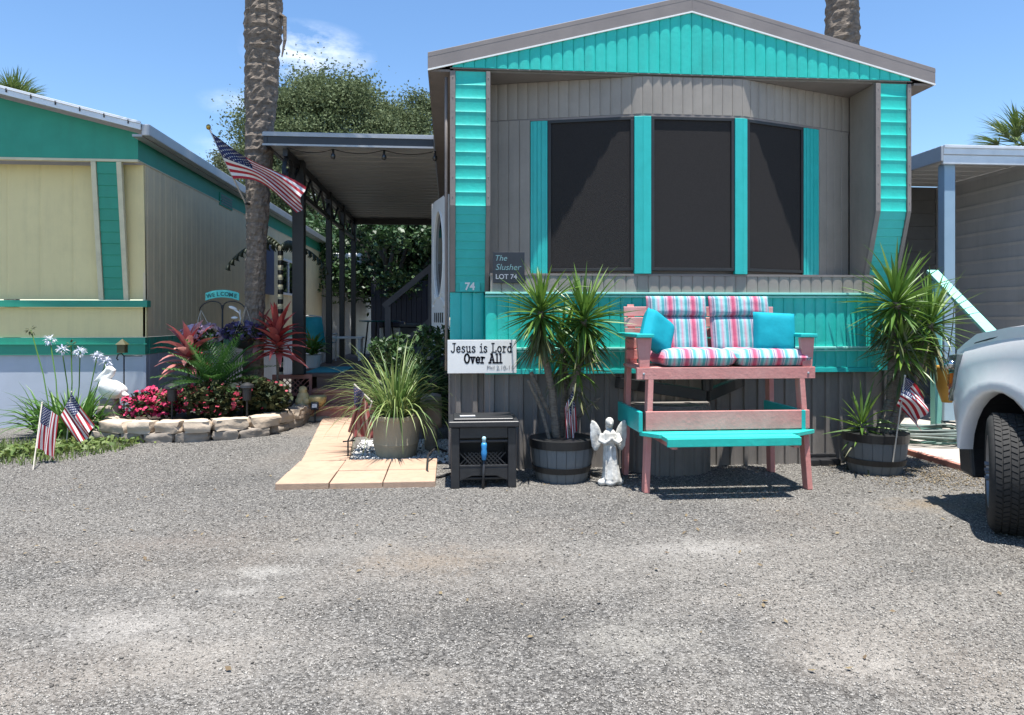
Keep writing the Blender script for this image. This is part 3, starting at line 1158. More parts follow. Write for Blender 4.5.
# storm door, opened towards the porch
dr = thing('storm_door', 'white storm door with oval window standing ajar off the porch', 'door', (-.03, 9.15, .92))
dv = Vector((-.20, .82, 0)).normalized()
dn = Vector((-dv.y, dv.x, 0))
if dn.y > 0:
    dn = -dn
o_ = Vector((-.03, 9.15, .92))


def dpt(a, z, off=0.0):
    return o_ + dv * a + Vector((0, 0, z)) + dn * off


def dbox(m, a0, a1, z0, z1, t0, t1, mi=0):
    q = [dpt(a0, z0, t1), dpt(a1, z0, t1), dpt(a1, z1, t1), dpt(a0, z1, t1)]
    q2 = [dpt(a0, z0, t0), dpt(a1, z0, t0), dpt(a1, z1, t0), dpt(a0, z1, t0)]
    m.add(q + q2, [(0, 1, 2, 3), (7, 6, 5, 4), (0, 4, 5, 1), (1, 5, 6, 2), (2, 6, 7, 3), (3, 7, 4, 0)], mi)


mb = MB()
DW, DH, OZ, OR1, OR2 = .84, 2.05, 1.32, .27, .56
# slab with a real oval hole
nseg = 32
outer, inner = [], []
for k in range(nseg):
    t = 2 * math.pi * k / nseg
    c_, s_ = math.cos(t), math.sin(t)
    sc = min((DW / 2) / abs(c_) if abs(c_) > 1e-6 else 9, ((DH - OZ) if s_ > 0 else OZ) / abs(s_) if abs(s_) > 1e-6 else 9)
    outer.append((DW / 2 + c_ * sc, OZ + s_ * sc))
    inner.append((DW / 2 + c_ * OR1, OZ + s_ * OR2))
for (t0, fl) in ((.02, False), (-.02, True)):
    vs = [dpt(a, z, t0) for a, z in outer] + [dpt(a, z, t0) for a, z in inner]
    fs = [(k, (k + 1) % nseg, nseg + (k + 1) % nseg, nseg + k) for k in range(nseg)]
    mb.add(vs, [f[::-1] for f in fs] if fl else fs)
vs = [dpt(a, z, .02) for a, z in inner] + [dpt(a, z, -.02) for a, z in inner]
mb.add(vs, [(k, (k + 1) % nseg, nseg + (k + 1) % nseg, nseg + k) for k in range(nseg)])
for a in (0, DW):
    dbox(mb, a - .012, a + .012, 0, DH, -.022, .022)
mb.build('door_leaf', WHITE, dr)
mb = MB()
mb.tube([dpt(DW / 2 + math.cos(t) * (OR1 + .012), OZ + math.sin(t) * (OR2 + .012), .022) for t in [2 * math.pi * k / 36 for k in range(36)]], .014, 6, closed=True)
for sx in (-1, 1):                                  # scroll ornament at the foot of the oval
    mb.tube([dpt(DW / 2 + sx * (.30 - .12 * k / 8 + .05 * math.sin(k)), .62 + .05 * k / 2, .024) for k in range(9)], .012, 6)
mb.build('oval_frame', WHITE, dr, smooth=True)
mb = MB()
mb.add([dpt(a, z, 0) for a, z in inner], [tuple(range(nseg))])
mb.build('oval_glass', GLASSD, dr)
mb = MB()
for k in range(5):
    dbox(mb, .16 + k * .115, .22 + k * .115, .42, .55, .0205, .024)
mb.build('vent_slots', BLACK, dr)
mb = MB()
mb.bx(.0, .02, 9.1, 10.05, .9, 3.05)
mb.build('door_frame', WHITE, dr)

# ------------------------------------------------------------------ hand lettered signs
SLAB = {  # glyph strokes on a 0..1 high cell: list of polylines, with heavy slab serifs
    'J': (.62, [[(.46, .95), (.46, .2), (.38, .06), (.2, .05), (.08, .18)], [(.28, .95), (.62, .95)]]),
    'L': (.62, [[(.16, .95), (.16, .04)], [(.02, .95), (.32, .95)], [(.02, .04), (.56, .04), (.56, .22)]]),
    'O': (.72, [[(.36 + .29 * math.cos(t), .5 + .46 * math.sin(t)) for t in [2 * math.pi * k / 16 for k in range(17)]]]),
    'A': (.76, [[(.1, .04), (.38, .95), (.64, .04)], [(.2, .33), (.55, .33)], [(.0, .04), (.24, .04)], [(.52, .04), (.76, .04)], [(.24, .95), (.4, .95)]]),
    'e': (.56, [[(.07, .34), (.48, .34), (.45, .55), (.28, .64), (.1, .52), (.06, .3), (.14, .1), (.3, .04), (.48, .12)]]),
    's': (.5, [[(.43, .54), (.3, .63), (.13, .6), (.1, .46), (.38, .27), (.42, .13), (.28, .03), (.1, .07), (.06, .16)]]),
    'u': (.62, [[(.02, .62), (.12, .62), (.12, .16), (.22, .04), (.36, .06), (.46, .16)], [(.38, .62), (.48, .62), (.48, .04), (.6, .04)]]),
    'i': (.36, [[(.05, .62), (.18, .62), (.18, .04)], [(.02, .04), (.34, .04)], [(.16, .84), (.2, .9)]]),
    'o': (.58, [[(.28 + .22 * math.cos(t), .33 + .29 * math.sin(t)) for t in [2 * math.pi * k / 14 for k in range(15)]]]),
    'r': (.5, [[(.04, .62), (.16, .62), (.16, .04)], [(.02, .04), (.32, .04)], [(.16, .4), (.28, .6), (.46, .58)]]),
    'd': (.62, [[(.36, .95), (.48, .95), (.48, .04), (.6, .04)], [(.48, .45), (.34, .62), (.16, .58), (.06, .33), (.16, .08), (.34, .04), (.48, .2)]]),
    'v': (.58, [[(.1, .62), (.28, .05), (.47, .62)], [(.0, .62), (.2, .62)], [(.37, .62), (.57, .62)]]),
    'l': (.36, [[(.05, .95), (.18, .95), (.18, .04)], [(.02, .04), (.34, .04)]]),
    ' ': (.36, [])}


def slab_text(m, txt, x, z, y, h, bold, width=None):
    total = sum(SLAB[c][0] + .1 for c in txt)
    k = (width / total / h) if width else 1.0
    for c in txt:
        adv, strokes = SLAB[c]
        for s_ in strokes:
            pts = [Vector((x + a * h * k, y, z + b * h)) for a, b in s_]
            for p, q in zip(pts[:-1], pts[1:]):
                if (q - p).length < 1e-5:
                    continue
                e = (q - p).normalized() * bold * .45
                sd = Vector((-(q - p).z, 0, (q - p).x)).normalized() * bold / 2
                a, b = p - e, q + e
                m.add([a - sd, b - sd, b + sd, a + sd], [(0, 1, 2, 3)])
        x += (adv + .1) * h * k


YSG = 6.54
c0, c1 = onY(447.5, 340, YSG), onY(516.5, 373, YSG)
sg = thing('yard_sign', 'white sign reading Jesus is Lord Over All fixed across the house corner', 'sign', ((c0.x + c1.x) / 2, YSG, c1.z))
mb = MB()
mb.bx(c0.x, c1.x, YSG, YSG + .012, c1.z, c0.z)
mb.build('sign_board', WHITE, sg, bevel=.002)
mb = MB()
wd_ = c1.x - c0.x
hh = c0.z - c1.z
slab_text(mb, 'Jesus is Lord', c0.x + wd_ * .045, c1.z + hh * .62, YSG - .0015, hh * .29, .0105, wd_ * .9)
slab_text(mb, 'Over All', c0.x + wd_ * .24, c1.z + hh * .30, YSG - .0015, hh * .29, .015, wd_ * .56)
mb.build('lettering', LETTER, sg)
vs, fs = text_geo('Phil 2.10-11', hh * .17, 0, .0005)
T = face_cam((c0.x + wd_ * .76, YSG - .002, c1.z + hh * .11))
mb = MB()
mb.add([T(p) for p in vs], fs)
mb.build('small_lettering', GREYLET, sg)
for xx, yb_ in ((c0.x + .08, YL - .012), (c1.x - .08, YF - .014)):
    mb = MB()
    mb.bx(xx - .015, xx + .015, YSG + .0125, yb_, c1.z + .1, c1.z + .14)
    mb.build('bracket', BLACK, sg)

YB2 = 6.79
ys = YF - .036
c0, c1 = onY(493, 252, ys), onY(524.5, 283, ys)
sg = thing('name_plaque', 'dark square plaque lettered with family name and lot 74 beside the window', 'sign', ((c0.x + c1.x) / 2, ys, c1.z))
mb = MB()
mb.bx(c0.x, c1.x, ys, ys + .015, c1.z, c0.z)
mb.build('plaque_board', mat('dark_slate_board', (.012, .016, .022), (.02, .024, .035), rough=.4, scale=8), sg, bevel=.002)
mb = MB()
wd_ = c1.x - c0.x
hh = c0.z - c1.z
for txt, sx_, sz_, size, sh in (('The', .24, .72, .26, .25), ('Slusher', .47, .42, .28, .25)):
    mb = MB()
    vs, fs = text_geo(txt, hh * size, 0, .0005, shear=sh)
    T = face_cam((c0.x + wd_ * sx_, ys - .0015, c1.z + hh * sz_))
    mb.add([T(p) for p in vs], fs)
    mb.build('script_lettering', mat('faded_teal_lettering', (.16, .3, .32), None, rough=.6), sg)
vs, fs = text_geo('LOT 74', hh * .22, .001, .0005)
T = face_cam((c0.x + wd_ * .42, ys - .0015, c1.z + hh * .13))
mb = MB()
mb.add([T(p) for p in vs], fs)
mb.build('lettering', mat('pale_grey_lettering', (.36, .38, .43), None, rough=.6), sg)

# ------------------------------------------------------------------ porch
XP0, XP1, YP0, YP1, ZP0, ZP1 = -2.33, -.215, 9.5, 16.6, 3.62, 3.76
DZ, YD = .6, 10.5
pc = thing('porch', 'covered side porch with black posts, flat grey metal roof and brick red steps', 'porch', ((XP0 + XP1) / 2, YD, 0))
mb = MB()
mb.panel((XP1, YP0, ZP0), (XP1, YP1, ZP0), (XP0, YP0, ZP0), (XP0, YP1, ZP0), .30, -.012, 'groove', .03)
mb.build('ceiling_panel', CEIL, pc)
mb = MB()
mb.bx(XP0, XP1, YP0 - .05, YP0 - .002, ZP0 - .0, ZP1)
mb.bx(XP0 - .05, XP0 - .002, YP0 - .05, YP1, ZP0 - .0, ZP1)
mb.bx(XP0, XP1, YP1 + .002, YP1 + .05, ZP0 - .06, ZP1)
mb.build('roof_fascia', mat('dark_grey_fascia', (.022, .024, .03), (.032, .034, .04), rough=.4, scale=4), pc, bevel=.005)
mb = MB()
mb.bx(XP0 - .06, XP1, YP0 - .065, YP0 - .045, ZP1 - .03, ZP1 + .012)
mb.bx(XP0 - .06, XP1, YP0 - .065, YP0 - .045, ZP0 - .012, ZP0 + .012)
mb.bx(XP0 - .06, XP1, YP0 - .04, YP1 + .06, ZP1 + .013, ZP1 + .03)
mb.build('roof_edge', GALV, pc)
# posts and truss
XPO = -2.13
for k, y in enumerate((10.42, 12.95, 14.5, 16.2)):
    mb = MB()
    wdt = .16 if k == 0 else .10
    mb.box((XPO, y, (DZ + ZP0) / 2), (wdt, wdt, ZP0 - DZ - .002))
    mb.build('post', BLACK, pc, bevel=.006)
mb = MB()
mb.beam((XPO, YP0 + .05, ZP0 - .07), (XPO, YP1, ZP0 - .07), .06, .1)
mb.beam((XPO, 9.9, ZP0 - .45), (XPO, YP1, ZP0 - .45), .05, .07)
y = 9.9
k = 0
while y < 16.2:
    a, b = (ZP0 - .12, ZP0 - .42) if k % 2 else (ZP0 - .42, ZP0 - .12)
    mb.beam((XPO, y, a), (XPO, y + .45, b), .03, .03)
    y += .45
    k += 1
mb.tube([(XPO, 9.75 + .26 * math.cos(t), ZP0 - .36 + .26 * math.sin(t)) for t in [2 * math.pi * q / 20 for q in range(20)]], .03, 6, closed=True)
mb.tube([(XPO, 9.75 + .1 * math.cos(t), ZP0 - .36 + .1 * math.sin(t)) for t in [2 * math.pi * q / 14 for q in range(14)]], .022, 6, closed=True)
mb.build('truss', BLACK, pc)
# back beam
mb = MB()
mb.bx(XPO, XP1, 16.15, 16.25, ZP0 - .14, ZP0 - .004)
mb.build('cross_beam', BLACK, pc)
# deck and steps
mb = MB()
for k in range(40):
    y0 = YD + k * .15
    mb.bx(-2.26, -.01, y0, y0 + .145, DZ - .04, DZ)
mb.build('deck_floor', DECKM, pc, bevel=.003)
mb = MB()
mb.bx(-2.26, -2.22, YD + .02, 16.5, .0, DZ - .042)
mb.bx(-1.9, -.02, YD + .01, YD + .05, .0, DZ - .042)
mb.build('deck_rim', DECKM, pc)
for k, (zs, y0) in enumerate(((.2, 9.98), (.4, 10.24))):
    mb = MB()
    mb.bx(-1.93, -.25, y0, y0 + .27, zs - .05, zs)
    mb.bx(-1.93, -.25, y0 + .02, y0 + .05, zs - .2 + .0, zs - .052)
    mb.build('step', BRICK, pc, bevel=.006)
mb = MB()
for x0, x1, yl in ((-2.5, -1.95, YD - .08),):
    mb.bx(x0, x1, yl - .01, yl + .02, DZ - .06, DZ)
    mb.bx(x0, x1, yl - .01, yl + .02, .3, .34)
    for xx in (x0, x1 - .04):
        mb.bx(xx, xx + .04, yl - .011, yl + .021, .341, DZ - .061)
    for k in range(7):
        xa = x0 + .03 + k * .075
        mb.beam((xa, yl + .0, .345), (min(xa + .2, x1 - .03), yl + .0, .345 + min(.2, x1 - .03 - xa)), .01, .025, up=(0, -1, 0))
        mb.beam((min(xa + .2, x1 - .03), yl + .012, .345), (xa, yl + .012, .345 + min(.2, x1 - .03 - xa)), .01, .025, up=(0, -1, 0))
mb.build('lattice', BRICK, pc)
# string lights along the front beam
slt = thing('string_lights', 'dark cord of three bulbs sagging along the porch front beam', 'lights', (-1.2, YP0, ZP0 - .1))
mb = MB()
xs = [onY(p, 150, YP0 + .02).x for p in (290, 333, 384, 435)]
for a, b in zip(xs[:-1], xs[1:]):
    mb.tube([(a + (b - a) * t, YP0 + .03, ZP0 - .025 - .05 * 4 * t * (1 - t)) for t in [q / 8 for q in range(9)]], .006, 5)
mb.build('cord', BLACK, slt)
for x in xs[1:]:
    mb = MB()
    mb.lathe([(0, -.13), (.02, -.125), (.032, -.1), (.03, -.075), (.016, -.05), (.016, 0)], 12, (x, YP0 + .03, ZP0 - .025))
    mb.build('bulb', mat('dark_bulb_glass', (.03, .03, .03), None, rough=.1, spec=.8), slt, smooth=True)

# ------------------------------------------------------------------ furniture deep in the porch
def patio_chair(loc, rz, label):
    t = thing('patio_chair', label, 'chair', loc, 'chairs on the porch', rz)
    m = MB()
    for s in (-1, 1):
        m.tube([(s * .27, -.3, 0), (s * .28, -.26, .42), (s * .28, .22, .38), (s * .27, .42, 1.0)], .016, 6)
        m.tube([(s * .27, .34, 0), (s * .28, .05, .60), (s * .29, -.3, .62), (s * .28, -.27, .42)], .016, 6)
    m.tube([(-.27, .42, 1.0), (0, .45, 1.03), (.27, .42, 1.0)], .016, 6)
    m.build('chair_frame', mat('pale_chair_frame', (.5, .52, .52), None, rough=.4), t, world=False)
    m = MB()
    rows = [(-.28, .43), (-.05, .40), (.2, .385), (.27, .5), (.35, .75), (.42, 1.0)]
    vs = [(x, y, z) for y, z in rows for x in (-.265, 0, .265)]
    fs = [(i * 3 + j, i * 3 + j + 1, i * 3 + j + 4, i * 3 + j + 3) for i in range(len(rows) - 1) for j in range(2)]
    m.add(vs, fs)
    o = m.build('sling_seat', TEALP, t, world=False, smooth=True)
    sol = o.modifiers.new('thick', 'SOLIDIFY')
    sol.thickness = .012
    return t


c = P(319, 348, 13.2)
patio_chair((c.x, c.y, DZ), R(165), 'teal sling patio chair facing out behind the first black porch post').scale = (.82, .82, .82)
c = P(380, 345, 14.8)
tb = thing('porch_table', 'small dark green round table in the shade of the porch', 'table', (c.x, c.y, DZ))
mb = MB()
mb.lathe([(0, .72), (.42, .72), (.44, .735), (.42, .75), (0, .75)], 28, (c.x, c.y, DZ))
mb.build('tabletop', mat('dark_green_top', (.01, .10, .08), None, rough=.4), tb, smooth=False)
for k in range(4):
    a = k * math.pi / 2 + .4
    mb = MB()
    mb.tube([(c.x + .33 * math.cos(a), c.y + .33 * math.sin(a), DZ), (c.x + .25 * math.cos(a), c.y + .25 * math.sin(a), DZ + .72)], .018, 6)
    mb.build('leg', BLACK, tb)
# pale cushion storage bench
c = P(338, 345, 13.6)
bn = thing('slatted_bench', 'white slatted low bench behind the porch posts', 'bench', (c.x, c.y, DZ))
mb = MB()
for k in range(4):
    mb.box((c.x, c.y - .18 + k * .12, DZ + .43), (.95, .1, .03))
mb.build('seat', WHITE, bn, bevel=.004)
for sx in (-1, 1):
    for sy in (-1, 1):
        mb = MB()
        mb.box((c.x + sx * .42, c.y + sy * .17, DZ + .205), (.05, .05, .41))
        mb.build('leg', WHITE, bn)
# turquoise mat on the deck
mb = MB()
mb.bx(-2.1, -1.55, 10.75, 11.9, DZ + .001, DZ + .012)
tag(mb.build('door_mat', mat('turquoise_mat', (.03, .28, .33), (.05, .35, .4), rough=.9, scale=30), None, bevel=.003), 'turquoise mat lying on the deck boards by the post', 'mat')
# stair with handrail up to the side door, dark
st = thing('door_stairs', 'dark grey stairs with slanted handrail rising to the side door', 'stairs', (-.6, 12.4, DZ))
DGREY = mat('dark_grey_paint', (.05, .052, .06), (.07, .07, .08), rough=.6)
mb = MB()
for k in range(3):
    mb.bx(-.95 + k * .28, -.06, 11.6, 12.7, DZ + k * .15 + .001, DZ + .15 + k * .15)
mb.build('stair_tread', DGREY, st, bevel=.004)
for (x, y) in ((-.98, 11.55), (-.30, 11.55)):
    mb = MB()
    h_ = .98 if x < -.5 else 1.65
    mb.box((x, y, DZ + h_ / 2), (.09, .09, h_))
    mb.build('rail_post', DGREY, st)
mb = MB()
mb.beam((-1.05, 11.55, DZ + .98), (-.1, 11.55, DZ + 1.78), .05, .09)
mb.beam((-1.0, 11.55, DZ + .2), (-.1, 11.55, DZ + .95), .04, .07)
mb.build('handrail', DGREY, st)
# heap of dark things at the end of the porch: bins and a cooler
c = P(412, 372, 13.5)
bn = thing('storage_bin', 'black lidded storage bin beside the porch stairs', 'bin', (c.x, c.y, DZ))
mb = MB()
mb.lathe([(.24, 0), (.29, .62), (.31, .63), (.31, .68), (0, .7)], 4, (c.x, c.y, DZ), rot=rotZ(R(45)))
mb.build('bin_body', BLKPL, bn, bevel=.02)
c = P(392, 350, 15.6)
cl = thing('cooler', 'white cooler with dark blue lid at the end of the porch', 'cooler', (c.x, c.y, DZ))
mb = MB()
mb.box((c.x, c.y, DZ + .3), (.5, .4, .6))
mb.build('cooler_body', WHITE, cl, bevel=.03)
mb = MB()
mb.box((c.x, c.y, DZ + .66), (.54, .44, .12))
mb.build('lid', mat('navy_plastic', (.012, .02, .06), None, rough=.4), cl, bevel=.02)


# ------------------------------------------------------------------ plants: helpers
def spike_dir(az, el):
    return Vector((math.cos(az) * math.cos(el), math.sin(az) * math.cos(el), math.sin(el)))


def rosette(m, c, n, ln, wd, el0=-.5, el1=1.45, droop=.25, mi=0, rng=rnd, nseg=4, base=.03):
    tilt = Matrix.Rotation(rng.uniform(-.22, .22), 3, 'X') @ Matrix.Rotation(rng.uniform(-.22, .22), 3, 'Y')
    for k in range(n):
        az = k * 2.39996 + rng.uniform(-.45, .45)
        f = (k + .5) / n
        el = el1 + (el0 - el1) * f ** .8 + rng.uniform(-.12, .12)
        l_ = ln * rng.uniform(.55, 1.15) * (0.75 + .25 * math.sin(math.pi * min(1, f + .25)))
        d = tilt @ spike_dir(az, el)
        m.blade(Vector(c) + d * base - Vector((0, 0, f * .07)), d, l_, wd * rng.uniform(.8, 1.15), droop * (rng.uniform(.4, 1.8) if rng.random() < .86 else rng.uniform(3, 6)), nseg + 1, mi, twist=rng.uniform(-.35, .35), rng=rng)


def clump_points(centres, radii, per, rng_np, shell=.55):
    out = []
    for c, r in zip(centres, radii):
        d = rng_np.normal(0, 1, (per, 3))
        d /= np.linalg.norm(d, axis=1)[:, None]
        rad = rng_np.uniform(shell ** 3, 1, per) ** (1 / 3)
        out.append(np.array(c) + d * rad[:, None] * np.array(r))
    return np.concatenate(out)


def limb(m, p, q, r0, r1, bend=.12, n=6, rng=rnd):
    p, q = Vector(p), Vector(q)
    L_ = (q - p).length
    o = Vector((rng.uniform(-1, 1), rng.uniform(-1, 1), rng.uniform(-.3, .6))) * L_ * bend
    pts = [p.lerp(q, t) + o * math.sin(math.pi * t) for t in [k / n for k in range(n + 1)]]
    m.tube(pts, [r0 + (r1 - r0) * k / n for k in range(n + 1)], 8)


def broad_tree(name, label, cat, base, height, spread, nclump, per, leaf, m_leaf, crown_lo=.35, group=None, seed=1, trunk_r=.3, cshape=1.0):
    rg = random.Random(seed)
    rn = np.random.RandomState(seed)
    t = thing(name, label, cat, base, group)
    base = Vector(base)
    tk = MB()
    fork = base + Vector((rg.uniform(-.3, .3), rg.uniform(-.3, .3), height * crown_lo * .75))
    limb(tk, base - Vector((0, 0, .1)), fork, trunk_r, trunk_r * .75, .04, rng=rg)
    cs, rs = [], []
    for k in range(nclump):
        az = k * 2.39996 + rg.uniform(-.3, .3)
        f = rg.uniform(0, 1)
        z = height * (crown_lo + (1 - crown_lo) * f * .93)
        g = (f - .35) / .65 if f > .35 else (f - .35) / .6
        rr = spread * math.sqrt(max(.06, 1 - g * g)) * rg.uniform(.35, 1.0) ** .6
        c = base + Vector((rr * math.cos(az), rr * math.sin(az), z))
        cs.append(tuple(c))
        s = spread * rg.uniform(.14, .3) * (1 if nclump < 50 else .9)
        rs.append((s * 1.15, s * 1.15, s * .75))
    for k in range(0, nclump, max(1, nclump // 16)):
        mid = fork.lerp(Vector(cs[k]), .5) + Vector((0, 0, .3))
        limb(tk, fork - Vector((0, 0, .15)), mid, trunk_r * .5, trunk_r * .28, .1, rng=rg)
        limb(tk, mid, cs[k], trunk_r * .28, trunk_r * .08, .1, rng=rg)
    tk.build('trunk', BARK_OAK, t, smooth=True)
    C = np.concatenate([np.array(c) + rn.normal(0, .5, (per, 3)) * np.array(q) for c, q in zip(cs, rs)])
    C = C[C[:, 2] > base.z + height * crown_lo * .8]
    V, F = leaf_arrays(C, leaf, rn)
    np_mesh('crown', V, F, m_leaf, parent=t)
    return t


def fan_frond(m, c, az, el, pet, ln, nbl, mi=0, rng=rnd, spread=2.0):
    d = spike_dir(az, el)
    c = Vector(c)
    e = c + d * pet + Vector((0, 0, -pet * .12))
    m.tube([c, c.lerp(e, .5) + Vector((0, 0, .06 * pet)), e], [.02, .016, .012], 5, mi)
    side = d.cross(Vector((0, 0, 1))).normalized()
    up = side.cross(d).normalized()
    for k in range(nbl):
        a = -spread / 2 + spread * k / (nbl - 1)
        dd_ = (d * math.cos(a) + side * math.sin(a) + up * .12 * rng.uniform(-1, 1.2)).normalized()
        m.blade(e, dd_, ln * (1 - .25 * abs(a) / spread * 2) * rng.uniform(.9, 1.08), ln * .05, .5 * rng.uniform(.6, 1.6), 4, mi, twist=rng.uniform(-.4, .4), rng=rng)


def palm_trunk(m, base, top, r, rng, step=.045, n=30, jit=.06, lean=None, rfun=None):
    base, top = Vector(base), Vector(top)
    Lg = (top - base).length
    k = int(Lg / step)
    prof = []
    vs, fs = [], []
    ax = (top - base).normalized()
    a = ax.cross(Vector((0, 1, 0))).normalized()
    b = ax.cross(a)
    ph = [rng.uniform(0, 6.28) for _ in range(6)]
    for i in range(k + 1):
        t = i / k
        c = base.lerp(top, t)
        if lean:
            c = c + Vector(lean) * math.sin(math.pi * t)
        flare = (rfun(t * Lg) / r) if rfun else 1 + .35 * math.exp(-t * Lg / .35)
        saw = .028 * ((i * 1.0) % 2) + .03 * math.sin(i * 1.9 + ph[0]) + .03 * math.sin(i * .35 + ph[1])
        for j in range(n):
            th = 2 * math.pi * j / n
            scale_ = .035 * math.sin(th * 9 + (i // 2) * 1.57) + rng.uniform(-jit, jit)
            rr = r * flare * (1 + saw + scale_)
            vs.append(c + (a * math.cos(th) + b * math.sin(th)) * rr)
    for i in range(k):
        for j in range(n):
            j2 = (j + 1) % n
            fs.append((i * n + j, i * n + j2, (i + 1) * n + j2, (i + 1) * n + j))
    m.add(vs, fs)


def palm(label, base, height, r, seed, group='palms', nf=26, pet=1.0, ln=1.1, lean=None, topoff=(0, 0), boots=True, nbl=22, rfun=None):
    rg = random.Random(seed)
    t = thing('palm_tree', label, 'palm tree', base, group)
    base = Vector(base)
    top = base + Vector((topoff[0], topoff[1], height))
    m = MB()
    palm_trunk(m, base - Vector((0, 0, .05)), top, r, rg, lean=lean, rfun=rfun)
    if boots:
        for k in range(10):                       # old leaf bases near the crown
            a = k * 2.4
            c = top - Vector((0, 0, .2 + .1 * k))
            m.beam(c + Vector((math.cos(a), math.sin(a), 0)) * r * .8, c + Vector((math.cos(a) * r * 1.9, math.sin(a) * r * 1.9, .22)), .07, .025)
    if rfun:                                      # a dead leaf base hanging off the side
        q_ = base.lerp(top, .62)
        m.tube([q_ + Vector((.2, -.05, .35)), q_ + Vector((.30, -.08, .28)), q_ + Vector((.31, -.1, -.02)), q_ + Vector((.27, -.1, -.25))], [.03, .03, .022, .008], 6)
    m.build('trunk', PALMBARK, t)
    m = MB()
    for k in range(nf):
        fan_frond(m, top + Vector((0, 0, -.05)), k * 2.39996, 1.35 - 1.9 * k / nf + rg.uniform(-.1, .1), pet * rg.uniform(.8, 1.1), ln * rg.uniform(.85, 1.1), nbl, rng=rg)
    m.build('crown', PALML, t)
    return t


# ------------------------------------------------------------------ trees
c = P(262, 330, 9.55)
palm_base = Vector((c.x, c.y, 0))
ptop = P(262, -60, 9.55)
# big palm in the flower bed; leans a little
bp0 = P(251, 420, 9.55)
bp0.z = 0
tp0 = P(264, 0, 9.55)
palm('tall palm with ringed brown trunk rising from the flower bed', bp0, 8.2, .205, 5, topoff=((tp0.x - bp0.x) * 8.2 / tp0.z, (tp0.y - bp0.y) * 8.2 / tp0.z), lean=(0, 0, 0), pet=1.1, ln=1.2, rfun=lambda h: .125 + .108 * min(1, max(0, (h - 2.4) / 3.0)) + .05 * math.exp(-h / .3))
hp = P(842, 20, 9.6)
palm('tall palm trunk showing above the turquoise house roof', (hp.x, hp.y, 0), 9.2, .205, 6, pet=1.1, ln=1.2)
c = P(1026, 152, 24)
palm('green fan palm behind the grey carport roof', (c.x, c.y, 0), c.z, .2, 8, nf=34, pet=1.0, ln=1.15, nbl=26, boots=False)
c = P(12, 104, 23)
palm('fan palm peeking over the cream trailer roof', (c.x, c.y, 0), c.z, .2, 9, nf=30, pet=.6, ln=.85, boots=False)

c = P(332, 318, 36)
broad_tree('oak_tree', 'large leafy oak crown above the porch roof', 'tree', (c.x, c.y, 0), 13.6, 5.3, 170, 1000, .075, OAKL, .3, seed=11, trunk_r=.4)
c = P(243, 318, 42)
broad_tree('oak_tree', 'smaller grey green tree crown left of the big oak', 'tree', (c.x, c.y, 0), 11.6, 3.0, 80, 700, .075, OAKL2, .35, seed=12)
c = P(418, 318, 38)
broad_tree('oak_tree', 'oak crown partly hidden by the turquoise house eave', 'tree', (c.x, c.y, 0), 13.3, 3.6, 110, 900, .075, OAKL, .3, seed=13)
c = P(400, 318, 24)
broad_tree('oak_tree', 'low spreading tree seen under the far end of the porch roof', 'tree', (c.x, c.y, 0), 5.8, 3.6, 60, 620, .09, SHRUB, .4, seed=14, trunk_r=.22)
c = P(452, 318, 25.5)
broad_tree('oak_tree', 'shady tree behind the oval storm door', 'tree', (c.x, c.y, 0), 6.2, 2.8, 40, 500, .10, SHRUB, .3, seed=15, trunk_r=.2)

# ------------------------------------------------------------------ neighbour on the left
XN, YN, YN2 = -3.92, 9.45, 9.67
lw = 3.7
nb = thing('mobile_home', 'cream yellow mobile home with green trim and metal gable roof', 'mobile home', (XN - lw / 2, YN2, 0))
XRN = XN - lw / 2
ZEN = 3.78
slope_n = .245


def rzn(x):
    return ZEN + .02 + (lw / 2 + .12 - abs(x - XRN)) * slope_n


mb = MB()
mb.prism([(XN - lw, YN, 3.40), (XN, YN, 3.40), (XN, YN, rzn(XN) - .1), (XRN, YN, rzn(XRN) - .1), (XN - lw, YN, rzn(XN - lw) - .1)][::-1], (0, .06, 0))
mb.build('gable_wall', GREENP, nb)
mb = MB()
mb.bx(XN - lw, XN + .004, YN - .012, YN + .05, 3.365, 3.40 - .002)
mb.build('gable_trim', CREAMTR, nb, bevel=.003)
mb = MB()
for xa, xb in ((XRN - lw / 2 - .13, XRN), (XRN, XRN + lw / 2 + .13)):
    mb.prism([(xa, YN - .22, rzn(xa)), (xb, YN - .22, rzn(xb)), (xb, YN - .22, rzn(xb) - .04), (xa, YN - .22, rzn(xa) - .04)], (0, 14, 0))
rfn = mb.build('roof', GALV, nb)
mb = MB()
for xa, xb in ((XRN - lw / 2 - .13, XRN), (XRN, XRN + lw / 2 + .13)):
    mb.prism([(xa, YN - .25, rzn(xa) + .02), (xb, YN - .25, rzn(xb) + .02), (xb, YN - .25, rzn(xb) - .085), (xa, YN - .25, rzn(xa) - .085)], (0, .028, 0))
    n_ = 7
    for k in range(n_):
        x = xa + (xb - xa) * (k + .5) / n_
        mb.box((x, YN - .255, rzn(x) - .025), (.012, .02, .05), mi=1)
    mb.prism([(xa, YN - .262, rzn(xa) - .008), (xb, YN - .262, rzn(xb) - .008), (xb, YN - .262, rzn(xb) - .016), (xa, YN - .262, rzn(xa) - .016)], (0, .012, 0), mi=2)
mb.build('gutter', [ALU, BLACK, GALV], rfn, bevel=.004)
mb = MB()
xe = XN + .13
mb.bx(xe - .0, xe + .10, YN - .222, YN + 13.8, ZEN - .13, ZEN + .01)
mb.build('side_gutter', GALV, rfn, bevel=.01)
mb = MB()
mb.bx(XN + .012, xe, YN - .2, YN + 13.8, ZEN - .14, ZEN - .11)
mb.build('soffit', GALV, rfn)
